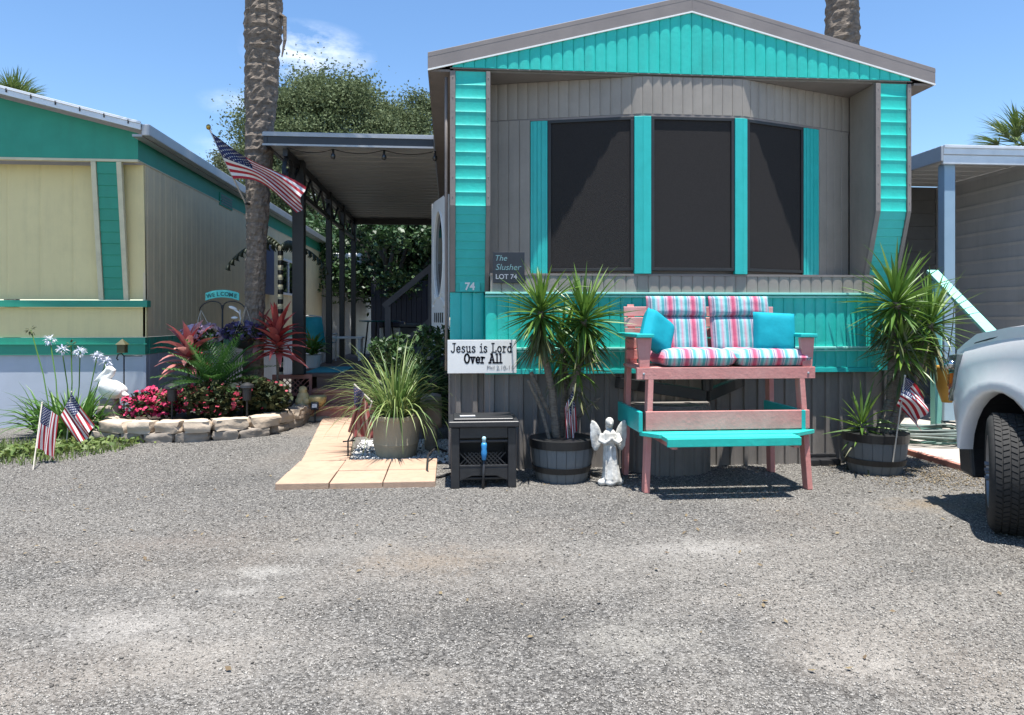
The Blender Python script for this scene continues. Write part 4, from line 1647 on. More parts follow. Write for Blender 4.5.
# front walls
mb = MB()
mb.panel((XN - lw, YN2 + .03, 3.36), (XN - .5, YN2 + .03, 3.36), (XN - lw, YN2 + .03, 1.64), (XN - .5, YN2 + .03, 1.64), .4, .006, 'groove', .03)
mb.build('front_wall', CREAM, nb)
mb = MB()
mb.panel((XN - .48, YN2 - .06, 3.36), (XN, YN2 - .06, 3.36), (XN - .48, YN2 + .02, 1.64), (XN, YN2 + .02, 1.64), .24, .004, 'groove', .03)
mb.build('corner_panel', CREAM, nb)
mb = MB()
mb.panel((XN - .26, YN - .005, 3.362), (XN - .26, YN2 - .01, 1.63), (XN - .50, YN - .005, 3.362), (XN - .50, YN2 - .01, 1.63), .15, -.008, 'lap', .04)
cn = mb.build('slatted_column', GREENP, nb, angle=35)
mb = MB()
for x in (XN - .565, XN - .257):
    mb.prism([(x, YN - .02, 3.362), (x, YN2 - .03, 1.63), (x, YN2 + .02, 1.63), (x, YN + .04, 3.362)], (.06, 0, 0))
mb.build('column_trim', CREAMTR, cn, bevel=.003)
mb = MB()
mb.bx(XN - lw, XN + .05, YN2 - .07, YN2 + .05, 1.54, 1.625)
mb.build('belt_board', GREENP, nb, bevel=.004)
mb = MB()
mb.bx(XN - lw, XN + .012, YN2 + .0, YN2 + .05, 1.155, 1.538)
mb.build('lower_front_wall', CREAM, nb)
mb = MB()
mb.bx(XN - lw, XN + .006, YN2 - .02, YN2 + .05, .93, 1.15)
mb.bx(XN - lw, XN + .03, YN2 - .04, YN2 - .021, 1.06, 1.075)
mb.build('base_board', GREENP, nb)
mb = MB()
mb.panel((XN - lw, YN2 + .02, .928), (XN, YN2 + .02, .928), (XN - lw, YN2 + .02, 0), (XN, YN2 + .02, 0), .6, .004, 'groove', .03)
mb.build('skirting', BLUEGREY, nb)
YE = 22.5
mb = MB()
mb.prism([(XN, YN + .06, 3.68), (XN, YN + .06, 3.39), (XN, YE, 3.39), (XN, YE, 3.68)], (-.04, 0, 0))
mb.prism([(XN + .012, YN + .06, 3.39), (XN + .012, YN + .06, 3.375), (XN + .012, YE, 3.375), (XN + .012, YE, 3.39)], (-.02, 0, 0), mi=1)
mb.build('side_band', [GREENP, CREAMTR], nb)
mb = MB()
mb.panel((XN, YN2, 3.374), (XN, YE, 3.374), (XN, YN2, 1.155), (XN, YE, 1.155), .2, .004, 'rib', .03)
mb.build('side_wall', mat('pale_khaki_siding', (.80, .66, .41), (.73, .60, .375), rough=.6, scale=1.6, dirt=.2), nb)
mb = MB()
mb.panel((XN, YN2 + .05, 1.15), (XN, YE, 1.15), (XN, YN2 + .05, .93), (XN, YE, .93), .2, .006, 'rib', .03)
mb.build('side_base_board', GREENP, nb)
mb = MB()
mb.panel((XN - .01, YN2 + .05, .928), (XN - .01, YE, .928), (XN - .01, YN2 + .05, 0), (XN - .01, YE, 0), .3, .006, 'rib', .03)
mb.build('side_skirting', BLUEGREY, nb)
mb = MB()
mb.bx(XN - lw, XN - .1, YE - .04, YE, 0, 3.7)
mb.build('back_wall', CREAM, nb)
mb = MB()                                           # eave vent
mb.bx(XN + .002, XN + .02, 12.65, 13.35, 3.33, 3.55)
vt = mb.build('vent', GREENP, nb, bevel=.004)
mb = MB()
for k in range(4):
    mb.bx(XN + .0205, XN + .03, 12.7, 13.3, 3.36 + k * .045, 3.38 + k * .045)
mb.build('vent_louvre', mat('grey_louvre', (.2, .22, .22), None, rough=.5), vt)
# window and wall unit on the side
mb = MB()
for z0, z1, y0, y1 in ((1.95, 2.0, 17.0, 18.6), (2.75, 2.8, 17.0, 18.6), (2.0, 2.75, 17.0, 17.07), (2.0, 2.75, 18.53, 18.6), (2.0, 2.75, 17.77, 17.83)):
    mb.bx(XN + .003, XN + .045, y0, y1, z0, z1)
wn_ = mb.build('window', WHITE, nb, bevel=.004)
mb = MB()
mb.bx(XN + .010, XN + .02, 17.07, 18.53, 2.0, 2.75)
mb.build('pane', GLASSD, wn_)
mb = MB()
mb.bx(XN + .012, XN + .10, 15.3, 16.1, 1.9, 2.95)
mb.build('shutter', mat('slate_blue_paint', (.10, .12, .2), None, rough=.6), nb, bevel=.01)
# white roofed annex behind
ax_ = thing('trailer_annex', 'white roofed annex with grey walls behind the cream mobile home', 'annex', (-4.6, 24, 0))
mb = MB()
mb.bx(-6.0, -2.75, 22.7, 29, 3.08, 3.2)
mb.bx(-6.0, -2.72, 22.65, 29.05, 3.21, 3.42)
mb.build('roof', ALU, ax_, bevel=.06, seg=3)
mb = MB()
mb.panel((-6, 22.9, 3.07), (-3.0, 22.9, 3.07), (-6, 22.9, 0), (-3.0, 22.9, 0), .3, .01, 'groove', .05)
mb.panel((-3.0, 22.9, 3.07), (-3.0, 28.8, 3.07), (-3.0, 22.9, 0), (-3.0, 28.8, 0), .3, .01, 'groove', .05)
mb.build('wall', GREYSID, ax_)
# far white apartment block
bl = thing('apartment_building', 'pale multi storey building far behind the porch', 'building', (-11, 62, 0))
c0, c1 = P(284, 300, 62), P(372, 200, 62)
mb = MB()
mb.bx(c0.x - 4, c1.x, 61, 72, 0, 11.6)
mb.build('wall', mat('pale_stucco', (.62, .6, .55), (.55, .53, .49), rough=.8, scale=.5), bl)
for k in range(4):
    mb = MB()
    mb.bx(c0.x - 4, c1.x + .2, 60.2, 60.99, 2.4 + k * 2.9, 3.4 + k * 2.9)
    mb.build('balcony', WHITE, bl)
    mb = MB()
    mb.bx(c0.x - 3.5, c1.x - .4, 60.9, 60.98, .6 + k * 2.9, 2.35 + k * 2.9)
    mb.build('window_strip', GLASSD, bl)
# yellow awning and blue fence at the end of the lane
aw = thing('yellow_awning', 'ochre yellow awning glimpsed beyond the end of the porch', 'awning', (-1.9, 27, 0))
mb = MB()
c0, c1 = P(386, 262, 27), P(416, 276, 27)
mb.prism([(c0.x, 27, c1.z), (c0.x + .3, 27, c0.z + .1), (c1.x - .3, 27, c0.z + .1), (c1.x, 27, c1.z)][::-1], (0, 1.6, 0))
mb.build('canopy', YELLOW, aw)
for xx in (c0.x + .06, c1.x - .06):
    mb = MB()
    mb.box((xx, 27.05, c1.z / 2), (.06, .06, c1.z - .01))
    mb.build('post', BLACK, aw)
mb = MB()
c0, c1 = P(372, 281, 22), P(432, 330, 22)
mb.panel((c0.x, 22, c0.z), (c1.x, 22, c0.z), (c0.x, 22, 0), (c1.x, 22, 0), .15, .02, 'groove', .04)
tag(mb.build('board_fence', mat('shaded_blue_board', (.008, .012, .024), (.014, .018, .03), rough=.7, scale=3), None), 'blue board fence darkened to a shaded tone closing off the lane behind the porch', 'fence')  # board colour darkened to stand in for tree shade

# ------------------------------------------------------------------ neighbour on the right (carport)
cpt = thing('carport', 'grey metal carport with light blue post and lap siding walls', 'carport', (6.4, 8.9, 0))
XC0, YC0, ZC0, ZC1 = 6.33, 8.78, 3.38, 3.60
mb = MB()
mb.bx(XC0, 14, YC0, 10.9, ZC1 - .06, ZC1)
mb.build('roof', GALV, cpt)
mb = MB()
mb.bx(XC0 - .02, 14, YC0 - .06, YC0 - .002, ZC0 + .12, ZC1 + .02)
mb.bx(XC0 - .02, 14, YC0 - .075, YC0 - .061, ZC1 - .02, ZC1 + .022)
mb.bx(XC0 - .02, 14, YC0 - .045, YC0 - .002, ZC0, ZC0 + .118)
mb.build('front_gutter', ALU, cpt, bevel=.006)
mb = MB()
mb.bx(XC0 - .06, XC0 - .022, YC0 - .06, 10.9, ZC0 + .03, ZC1 + .01)
mb.build('side_fascia', GALV, cpt, bevel=.01)
mb = MB()
mb.panel((14, YC0, ZC0 + .1), (14, 10.8, ZC0 + .1), (XC0, YC0, ZC0 + .1), (XC0, 10.8, ZC0 + .1), .3, -.01, 'groove', .03)
mb.build('ceiling_panel', GREYSID, cpt)
mb = MB()
mb.panel((7.72, 10.8, 3.47), (7.72, 10.8, 0), (7.72, 6.9, 3.47), (7.72, 6.9, 0), .2, -.05, 'lap', .04)
mb.build('side_wall', GREYSID, cpt)
mb = MB()
mb.panel((7.7, 10.8, 3.47), (7.7, 10.8, 0), (4.62, 10.8, 3.47), (4.62, 10.8, 0), .2, -.02, 'lap', .04)
mb.build('end_wall', mat('charcoal_siding', (.10, .10, .10), (.12, .12, .118), rough=.6), cpt)
mb = MB()
mb.box((6.44, YC0 + .07, (ZC0 + .05) / 2 + .02), (.15, .12, ZC0 - .05))
pst = mb.build('post', BLUEPOST, cpt, bevel=.008)
mb = MB()
mb.box((6.5, YC0 + .2, (ZC0 + .05) / 2 + .02), (.1, .1, ZC0 - .05))
mb.build('rear_post', BLUEPOST, pst)
mb = MB()
mb.bx(6.02, 6.92, 10.72, 10.778, .6, 2.75)
dor = mb.build('door', mat('dark_brown_door', (.05, .045, .04), None, rough=.5), cpt, bevel=.004)
mb = MB()
for s in (1,):
    cx_, cz_ = 6.42, 2.05
    q = [(cx_, 10.712, cz_ + .42), (cx_ + .24, 10.712, cz_), (cx_, 10.712, cz_ - .42), (cx_ - .24, 10.712, cz_)]
    for a, b in zip(q, q[1:] + q[:1]):
        mb.beam(a, b, .04, .04)
mb.build('diamond_moulding', mat('grey_moulding', (.2, .2, .19), None, rough=.5), dor)
mb = MB()
for x0, x1, z0, z1 in ((5.94, 6.015, .6, 2.83), (6.925, 7.0, .6, 2.83), (6.016, 6.924, 2.755, 2.83)):
    mb.bx(x0, x1, 10.71, 10.778, z0, z1)
mb.build('door_frame', GREYSID, dor)

# mint handrail and steps
hr = thing('stair_handrail', 'pale mint wooden handrail sloping down beside the yucca', 'handrail', (5.72, 7.6, .045))
a, b = Vector((5.75, 8.16, 1.96)), Vector((5.66, 6.75, .98))
mb = MB()
mb.beam(a, b, .135, .04)
mb.build('rail_board', MINT, hr, bevel=.005)
for t in (.06, .9):
    p = a.lerp(b, t)
    mb = MB()
    mb.box((p.x, p.y, (p.z - .06 + .045) / 2), (.09, .09, p.z - .06 - .045))
    mb.build('rail_post', MINT, hr, bevel=.004)
sts = thing('wooden_steps', 'low wooden steps behind the mint handrail', 'steps', (6.3, 7.6, .045))
for k in range(3):
    mb = MB()
    mb.bx(5.8, 6.8, 7.05 + k * .36, 7.05 + (k + 1) * .36 - .004, .05 + k * .2, .05 + (k + 1) * .2)
    mb.build('step', DECKM, sts, bevel=.005)
# ochre planter box hanging behind the yucca
mb = MB()
c = P(947, 378, 7.7)
mb.lathe([(.05, -.26), (.10, -.1), (.13, .1), (.135, .13), (.115, .13), (.10, .08), (0, .06)], 18, c)
tag(mb.build('hanging_pot', YELLOW, None, smooth=True), 'ochre yellow tapered pot hung on the rail behind the yucca', 'pot')
mb = MB()
mb.tube([c + Vector((0, 0, .13)), c + Vector((.1, .05, .55)), Vector((5.70, 7.7, 1.62))], .006, 5)
tag(mb.build('hook_wire', BLACK, None), 'thin dark wire holding the ochre pot', 'wire')

# hose heap
hc = G(930, 446)
for k, (m_, lab) in enumerate(((HOSEG, 'dark green garden hose coiled on the ground by the blue post'), (HOSEK, 'pale grey garden hose coiled over the green one'))):
    mb = MB()
    pts = []
    for q in range(110):
        t = q / 109
        a = t * 2 * math.pi * 6 + k
        rr = .30 + .10 * math.sin(q * .23 + k * 2) + .04 * k
        pts.append((hc.x - .0 + rr * 1.35 * math.cos(a) + .05 * math.sin(q * .7), hc.y + rr * math.sin(a) * .9 + .05 * math.cos(q * .5), .07 + .09 * t + k * .05 + .01 * math.sin(q)))
    pts += [(hc.x + .55 - k * .2, hc.y - .1, .07 + k * .02), (hc.x + .8, hc.y - .25 + k * .2, .07)]
    mb.tube(pts, .0125, 7)
    tag(mb.build('garden_hose', m_, None, smooth=True), lab, 'hose', 'coiled garden hoses')


# ------------------------------------------------------------------ flags
def flag_cloth(m, f, hoist_fly=(1, 1), ncol=22, two=True, star=.03):
    """13 stripes (mi 0 red, 1 white), canton (mi 2), 50 stars (mi 1); f(u,v)->Vector"""
    nv = 26
    vs = [f(i / ncol, j / nv) for j in range(nv + 1) for i in range(ncol + 1)]
    cc = round(ncol * .4)
    for j in range(nv):
        s = j // 2
        for i in range(ncol):
            mi = 2 if (s < 7 and i < cc) else (0 if s % 2 == 0 else 1)
            a = j * (ncol + 1) + i
            m.add([vs[a], vs[a + 1], vs[a + ncol + 2], vs[a + ncol + 1]], [(0, 1, 2, 3)], mi)
    cu_ = cc / ncol
    cv = 14 / 26
    for r in range(9):
        nn = 6 if r % 2 == 0 else 5
        for k in range(nn):
            u = cu_ * ((k * 2 + 1 + r % 2) / 12)
            v = cv * (r + 1) / 10
            e = 1e-3
            p = f(u, v)
            du, dv_ = (f(u + e, v) - p) / e, (f(u, v + e) - p) / e
            nrm = du.cross(dv_).normalized()
            for s in ((1, -1) if two else (1,)):
                pts = []
                for q in range(10):
                    a = math.pi / 2 + q * math.pi / 5
                    rr = star if q % 2 == 0 else star * .45
                    pts.append(f(u + rr * .55 * math.cos(a), v - rr * math.sin(a)) + nrm * s * .003)
                m.add(pts, [tuple(range(10)) if s > 0 else tuple(range(9, -1, -1))], 1)


def stick_flag(label, base, tip, hv, fv, rip=.02, mats=None, ph=0.0, base_extra=0, freq=2.2, bow=None):
    t = thing('stick_flag', label, 'flag', base, 'small flags on sticks')
    m = MB()
    m.tube([base, tip], .006, 6)
    m.ell(tip, (.009, .009, .012), nu=8, nv=6)
    m.build('stick', mat('flag_stick', (.55, .5, .42), None, rough=.6), t)
    tip, hv, fv = Vector(tip), Vector(hv), Vector(fv)
    n = hv.cross(fv).normalized()
    bow = Vector(bow) if bow else Vector((0, 0, 0))

    def f(u, v):
        w_ = rip * math.sin(2 * math.pi * (freq * v + .4 * u) + ph) * (.25 + u)
        return tip - Vector((0, 0, .01)) + hv * v * (1 + .12 * u) + fv * u + n * w_ + bow * (u * u)
    m = MB()
    flag_cloth(m, f)
    m.build('cloth', mats or [FLAGR, FLAGW, FLAGB], t, smooth=True)
    return t


SC1 = RT.copy()                                      # sideways in the scene, for laying flags out
dn_ = Vector((0, 0, -1))
b = G(33, 470)
tip = P(42, 403, 6.95)
stick_flag('small striped flag drooping on its stick at the far end of the grass', b, tip, SC1 * .15 + dn_ * .12 + FW * .02, dn_ * .40 - SC1 * .07 - FW * .03, .02, ph=.5, bow=SC1 * .03)
b = G(66, 448)
tip = P(71.5, 392, 7.75)
stick_flag('small striped flag spread wide on a white stick in the grass', b, tip, dn_ * .25 - SC1 * .10 - FW * .03, SC1 * .24 + dn_ * .34, .025, ph=1.2)
b = Vector((1.02, 6.1, .3))
b = P(570, 446, 6.25)
tip = P(573.5, 388, 6.25)
stick_flag('small flag hanging limp in the left yucca barrel', b, tip, SC1 * -.08 + dn_ * .16 + FW * -.02, dn_ * .36 + SC1 * .03, .02, ph=.3)
b = P(893, 462, 6.3)
tip = P(905, 376, 6.3)
stick_flag('small flag ruffled open beside the right yucca barrel', b, tip, dn_ * .25 - SC1 * .07, SC1 * .20 + dn_ * .07, .05, ph=2.0, freq=1.4, bow=dn_ * .12)

# faded flag on a wire stand over the pavers
b = G(348, 461)
tip = P(354, 384, 7.0)
fs_ = thing('garden_flag', 'faded red striped flag gathered on a black wire stand by the pavers', 'flag', b)
mb = MB()
mb.tube([b, b + Vector((.0, 0, .2)), b + Vector((.05, 0, .31)), b + Vector((.075, 0, .24)), b + Vector((.02, 0, .2))], .009, 6)
mb.tube([b + Vector((-.05, 0, .19)), b + Vector((.07, 0, .2))], .008, 6)
mb.build('wire_stand', BLACK, fs_)
mb = MB()
mb.tube([b + Vector((.02, 0, .2)), P(369, 399, 7.0), tip + Vector((.0, 0, .02))][0:1] + [P(366, 420, 7.0), P(372, 402, 7.0), tip], .008, 6)
mb.build('stick', mat('flag_stick', (.55, .5, .42), None), fs_)
h0, f0 = P(371, 402, 7.0) - P(354, 386, 7.0), dn_ * .42 + SC1 * -.05


def f(u, v):
    p = P(354, 386, 7.0) + h0 * v * (1 + .2 * u) + f0 * u * (1 - .25 * v * v)
    return p + FW * (-.04 * math.sin(2 * math.pi * 2.4 * v + .6) * (.3 + u)) - FW * .02 + SC1 * .03 * math.sin(3 * u + 5 * v)


mb = MB()
flag_cloth(mb, f)
mb.build('cloth', [RED_FADE, TAN_FADE, mat('faded_flag_blue', (.05, .055, .12), (.07, .07, .13), rough=.8)], fs_, smooth=True)

# large flag on the palm trunk
ft = thing('house_flag', 'large striped flag on an angled pole fixed to the palm trunk', 'flag', P(243, 196, 9.2))
mb = MB()
tip, foot = P(208.5, 127, 8.95), P(245.5, 203, 9.35)
mb.tube([foot, tip], .012, 8)
mb.ell(tip, (.03, .03, .035), nu=10, nv=8, mi=1)
mb.build('pole', [mat('pale_pole', (.5, .5, .48), None), mat('gold_finial', (.5, .33, .08), None, rough=.3, metal=.8)], ft, smooth=True)
h1, h2 = P(210.5, 132, 8.95), P(233.5, 179, 9.08)
hv = h2 - h1


def f(u, v):
    p = h1.lerp(h2, v)
    top_edge = SC1 * (1.20 * u) + dn_ * (.70 * u + .05 * math.sin(math.pi * u))
    low_edge = SC1 * (.86 * u) + dn_ * (.42 * u - .13 * math.sin(math.pi * u) + .06 * u ** 4)
    e = top_edge * (1 - v) + low_edge * v
    fold = .07 * math.sin(2 * math.pi * (1.5 * v - .9 * u) + .8) * (.2 + u)
    return p + e + FW * fold - FW * .12 * u + dn_ * .04 * math.sin(6 * u + 4 * v) * u


mb = MB()
flag_cloth(mb, f, ncol=36, star=.024)
mb.build('cloth', [FLAGR, FLAGW, FLAGB], ft, smooth=True)
mb = MB()
mb.tube([foot - RT * .0, foot + RT * .06 + FW * .12], .02, 8)
mb.build('bracket', BLACK, ft)

# ------------------------------------------------------------------ stone border
def rock(m, c, size, rz, rng, mi=0, rough=.1, n=4):
    """a chunky rounded block"""
    vs, fs = [], []
    idx = {}
    sd = rng.uniform(0, 100)

    def key(p):
        k = (round(p[0], 5), round(p[1], 5), round(p[2], 5))
        if k not in idx:
            idx[k] = len(vs)
            q = Vector(p)
            e = q / max(abs(q.x), abs(q.y), abs(q.z)) if q.length else q
            sph = q.normalized()
            q = e.lerp(sph * 1.25, .32)
            q += Vector((mnoise.noise(e * 1.1 + Vector((sd, 0, 0))), mnoise.noise(e * 1.1 + Vector((0, sd, 0))), mnoise.noise(e * 1.1 + Vector((0, 0, sd))))) * rough * 2.2
            q += sph * mnoise.noise(e * 3 + Vector((sd, sd, 0))) * rough * .8
            q = Vector((q.x * size[0] / 2, q.y * size[1] / 2, q.z * size[2] / 2))
            vs.append(Vector(c) + rotZ(rz) @ q)
        return idx[k]
    for ax in range(3):
        for s in (-1, 1):
            for i in range(n):
                for j in range(n):
                    qs = []
                    for (a, b) in ((i, j), (i + 1, j), (i + 1, j + 1), (i, j + 1)):
                        p = [0, 0, 0]
                        p[ax] = s
                        p[(ax + 1) % 3] = -1 + 2 * a / n
                        p[(ax + 2) % 3] = -1 + 2 * b / n
                        qs.append(key(p))
                    fs.append(tuple(qs if s > 0 else qs[::-1]))
    m.add(vs, fs, mi)


line = [G(92, 441), G(130, 443), G(180, 443), G(225, 440), G(262, 436), G(290, 428), G(309, 418), G(314, 409)]
line = [Vector((p.x, p.y, 0)) for p in line]
cum = [0]
for a, b in zip(line[:-1], line[1:]):
    cum.append(cum[-1] + (b - a).length)


def along(s):
    s = max(0, min(cum[-1], s))
    for i in range(len(line) - 1):
        if s <= cum[i + 1]:
            t = (s - cum[i]) / (cum[i + 1] - cum[i])
            return line[i].lerp(line[i + 1], t), (line[i + 1] - line[i]).normalized()
    return line[-1], (line[-1] - line[-2]).normalized()


sb = thing('stone_border', 'low two course border of rough tan stones round the flower bed', 'garden wall', along(cum[-1] / 2)[0])
for course in range(2):
    s = .0 if course == 0 else .12
    while s < cum[-1] - .05:
        L_ = rnd.uniform(.26, .42)
        p, d = along(s + L_ / 2)
        m = MB()
        hgt = .115 if course == 0 else .13
        rock(m, (p.x + rnd.uniform(-.01, .01), p.y + .08 + rnd.uniform(-.02, .02) + .01 * course, .052 + course * .118), (L_ - .012, .2 + course * .03, hgt),
             math.atan2(d.y, d.x) + rnd.uniform(-.05, .05), rnd, rough=.11, n=5)
        m.build('stone', STONEGR if (course == 0 and rnd.random() < .6) else STONE, sb, angle=50)
        s += L_ + .006
# soil in the bed
mb = MB()
pts = [along(cum[-1] * k / 14)[0] + Vector((0, .14, .15)) for k in range(15)]
pts += [Vector((-2.35, 10.3, .15)), Vector((-3.8, 9.6, .15)), Vector((-4.4, 9.5, .15))]
mb.prism([Vector((p.x, p.y, -.02)) for p in pts], (0, 0, .17))
tag(mb.build('flower_bed_soil', SOIL, None), kind='structure')
# single pale stone at the foot of the steps
mb = MB()
p = G(312, 421)
rock(mb, (p.x, p.y + .05, .03), (.42, .16, .07), .12, rnd, rough=.1)
tag(mb.build('flat_stone', STONE, None, angle=50), 'flat pale stone lying on gravel before the steps', 'stone')


# ------------------------------------------------------------------ bed plants
def flower_bush(label, c, rx, ry, h, nleaf, nflow, petal, seed, m_leaf=IMPL, fsize=.028, lsize=.045):
    rn = np.random.RandomState(seed)
    t = thing('flowering_bush', label, 'flowering bush', (c[0], c[1], .15), 'impatiens in the flower bed')
    nc = 14
    ang = rn.uniform(0, 6.28, nc)
    rad = np.sqrt(rn.uniform(0, 1, nc))
    cs = [(c[0] + rx * .7 * math.cos(a) * r, c[1] + ry * .7 * math.sin(a) * r, .15 + h * rn.uniform(.35, .72)) for a, r in zip(ang, rad)]
    rs = [(rx * .36, ry * .4, h * .36)] * nc
    C = clump_points(cs, rs, nleaf // nc, rn, .5)
    C[:, 2] = np.maximum(C[:, 2], .17)
    V, F = leaf_arrays(C, lsize, rn, .5)
    np_mesh('foliage', V, F, m_leaf, parent=t)
    C = clump_points(cs, [(a * 1.08, b * 1.08, q * 1.1) for a, b, q in rs], nflow // nc, rn, .9)
    C = C[(C[:, 2] > .15 + h * .25)]
    # five petalled flowers: five small diamonds round a centre facing out and up
    vs, n = [], len(C)
    nrm = rn.normal(0, .5, (n, 3)) + np.array([0, -.5, .8])
    nrm /= np.linalg.norm(nrm, axis=1)[:, None]
    tt = np.cross(nrm, np.array([.3, .9, .1]))
    tt /= np.linalg.norm(tt, axis=1)[:, None]
    bb = np.cross(nrm, tt)
    s = fsize * rn.uniform(.7, 1.2, n)[:, None]
    for k in range(5):
        a = k * 2 * math.pi / 5
        d = tt * math.cos(a) + bb * math.sin(a)
        e = -tt * math.sin(a) + bb * math.cos(a)
        vs.append(np.stack([C + nrm * .002, C + d * s * .6 + e * s * .42 + nrm * s * .15, C + d * s * 1.1 + nrm * s * .1, C + d * s * .6 - e * s * .42 + nrm * s * .15], 1))
    V = np.stack(vs, 1).reshape(-1, 3)
    # one island per flower: share the centre vertex order is not needed, tint varies per petal
    np_mesh('blossoms', V, np.arange(len(V)).reshape(-1, 4), petal, parent=t)
    return t


def bed(px, py, d):
    p = P(px, py, d)
    return p


p = bed(153, 400, 8.65)
flower_bush('hot pink impatiens clump beside the pelican statue', (p.x, p.y), .36, .28, .40, 700, 560, PETP, 21)
p = bed(212, 400, 8.75)
flower_bush('dark leaved impatiens with rose blossoms in the middle of the bed', (p.x, p.y), .45, .30, .46, 1300, 200, PETR, 22, fsize=.026)
p = bed(262, 398, 8.95)
flower_bush('olive leaved bush with few red blossoms nearest the steps', (p.x, p.y), .36, .30, .52, 1500, 40, PETR, 23, fsize=.026)
p = bed(196, 392, 9.1)
flower_bush('small rose impatiens behind the black path light', (p.x, p.y), .25, .2, .42, 600, 50, PETP, 24)


def cordyline(label, base, h, rad, n, m_leaf, seed, wd=.075):
    rg = random.Random(seed)
    t = thing('cordyline', label, 'plant', base, 'red cordyline plants')
    m = MB()
    m.tube([base, Vector(base) + Vector((.01, 0, h * .5)), Vector(base) + Vector((0, 0, h))], .017, 7)
    m.build('stem', CANE, t)
    m = MB()
    for k in range(n):
        f_ = k / n
        az = k * 2.39996
        el = 1.35 - 1.5 * f_
        c = Vector(base) + Vector((0, 0, h - .28 * f_))
        m.blade(c, spike_dir(az, el), rad * rg.uniform(.8, 1.15), wd * rg.uniform(.8, 1.2), .9 * rg.uniform(.6, 1.4), 5, 0, twist=rg.uniform(-.4, .4), fold=.18, rng=rg)
    m.build('leaves', m_leaf, t, smooth=True)
    return t


b = P(188, 420, 9.15)
cordyline('pale red cordyline against the cream trailer corner', (b.x, b.y, .14), .90, .44, 34, TI1, 31, .125)
b = P(277, 420, 9.45)
cordyline('crimson cordyline in front of the first porch post', (b.x, b.y, .14), 1.06, .46, 48, TI2, 32, .095)
b = P(262, 420, 9.6)
cordyline('slender pink cordyline beside the palm trunk', (b.x, b.y, .14), 1.10, .34, 18, TI1, 33, .10)

# cycad
b = P(216, 415, 9.05)
cy = thing('cycad', 'dark green spiky cycad behind the impatiens', 'cycad', (b.x, b.y, .14))
mb = MB()
mb.lathe([(.09, 0), (.12, .08), (.1, .3), (.04, .38), (0, .39)], 14, (b.x, b.y, .14), jit=.08, rng=rnd)
mb.build('trunk', PALMBARK, cy)
mb = MB()
for k in range(34):
    az = k * 2.39996
    el = 1.35 - 1.05 * k / 34
    d = spike_dir(az, el)
    p = Vector((b.x, b.y, .50))
    L_ = rnd.uniform(.62, .85)
    nn = 16
    for q in range(nn):
        t = q / (nn - 1)
        d = (d + dn_ * .045).normalized()
        p2 = p + d * L_ / nn
        if q > 2:
            sd = d.cross(Vector((0, 0, 1))).normalized()
            for s in (-1, 1):
                mb.blade(p, (sd * s + d * .9 + Vector((0, 0, .35))).normalized(), 0.19 * math.sin(math.pi * min(.95, t * .8 + .2)) + .03, .026, .1, 2, 0)
        mb.add([p + Vector((0, 0, .004)), p2 + Vector((0, 0, .004)), p2 - d.cross(Vector((0, 0, 1))).normalized() * .008, p - d.cross(Vector((0, 0, 1))).normalized() * .008], [(0, 1, 2, 3)])
        p = p2
mb.build('fronds', CYC, cy)

# agapanthus
b = P(72, 425, 8.55)
ag = thing('agapanthus', 'agapanthus clump with tall pale blue flower heads by the grey skirting', 'plant', (b.x, b.y, 0))
mb = MB()
for k in range(210):
    a = rnd.uniform(0, 6.28)
    rr = rnd.uniform(0, .26)
    mb.blade((b.x + rr * 1.5 * math.cos(a), b.y + rr * math.sin(a), .0), spike_dir(a + rnd.uniform(-.5, .5), rnd.uniform(.8, 1.4)), rnd.uniform(.48, .74), .045, rnd.uniform(.9, 1.9), 5)
mb.build('leaves', AGA, ag, smooth=True)
heads = [(62, 350), (80, 352), (97, 357), (71, 345), (106, 362), (31, 330), (50, 340)]
for k, (hx, hy) in enumerate(heads):
    e = P(hx, hy, 8.5 + .06 * k)
    m = MB()
    s0 = Vector((b.x + (e.x - b.x) * .35, b.y, .1))
    m.tube([s0, s0.lerp(e, .5) + Vector((.02, 0, .04)), e], .007, 5)
    stem = m.build('flower_stem', AGA, ag)
    m = MB()
    for q in range(60 if k not in (3, 5) else 24):
        d = Vector((rnd.gauss(0, 1), rnd.gauss(0, 1), rnd.gauss(.3, .8))).normalized()
        m.blade(e + d * .035, d, rnd.uniform(.03, .06), .022, .6, 2)
    m.build('flower_head', PETW if k not in (3, 5) else mat('seed_head', (.05, .07, .03), (.12, .12, .06), rough=.8), stem)

# grass tuft patch on the left
n = 5200
gx = nrs.uniform(-5.4, -3.45, n)
gy = nrs.uniform(6.9, 9.3, n)
edge = 7.15 + (gx + 4.2) * .95 + .12 * np.sin(gx * 7) + nrs.normal(0, .09, n)
keep = (gy > edge) & (gy < 8.55)
gx, gy = gx[keep], gy[keep]
n = len(gx)
a = nrs.uniform(0, 6.28, n)
hgt = nrs.uniform(.03, .1, n)
le = nrs.uniform(0, .06, n)
bw = .006
base = np.stack([gx, gy, np.zeros(n)], -1)
sd = np.stack([-np.sin(a), np.cos(a), np.zeros(n)], -1) * bw
tipv = base + np.stack([np.cos(a) * le, np.sin(a) * le, hgt], -1)
V = np.stack([base - sd, base + sd, tipv], 1).reshape(-1, 3)
gp = np_mesh('grass', V, np.arange(3 * n).reshape(-1, 3), GRASSM)
tag(gp, kind='stuff')
# broad weeds in the grass
n = 900
wx = nrs.normal(-4.25, .45, n)
wy = 7.9 + (wx + 4.2) * .7 + nrs.normal(0, .22, n)
k_ = (wy < 8.5) & (wy > 7.25 + (wx + 4.2) * .95)
C = np.stack([wx, wy, nrs.uniform(.02, .09, n)], -1)[k_]
V, F = leaf_arrays(C, .035, nrs, .8)
tag(np_mesh('ground_weeds', V, F, GRASSM), kind='stuff')

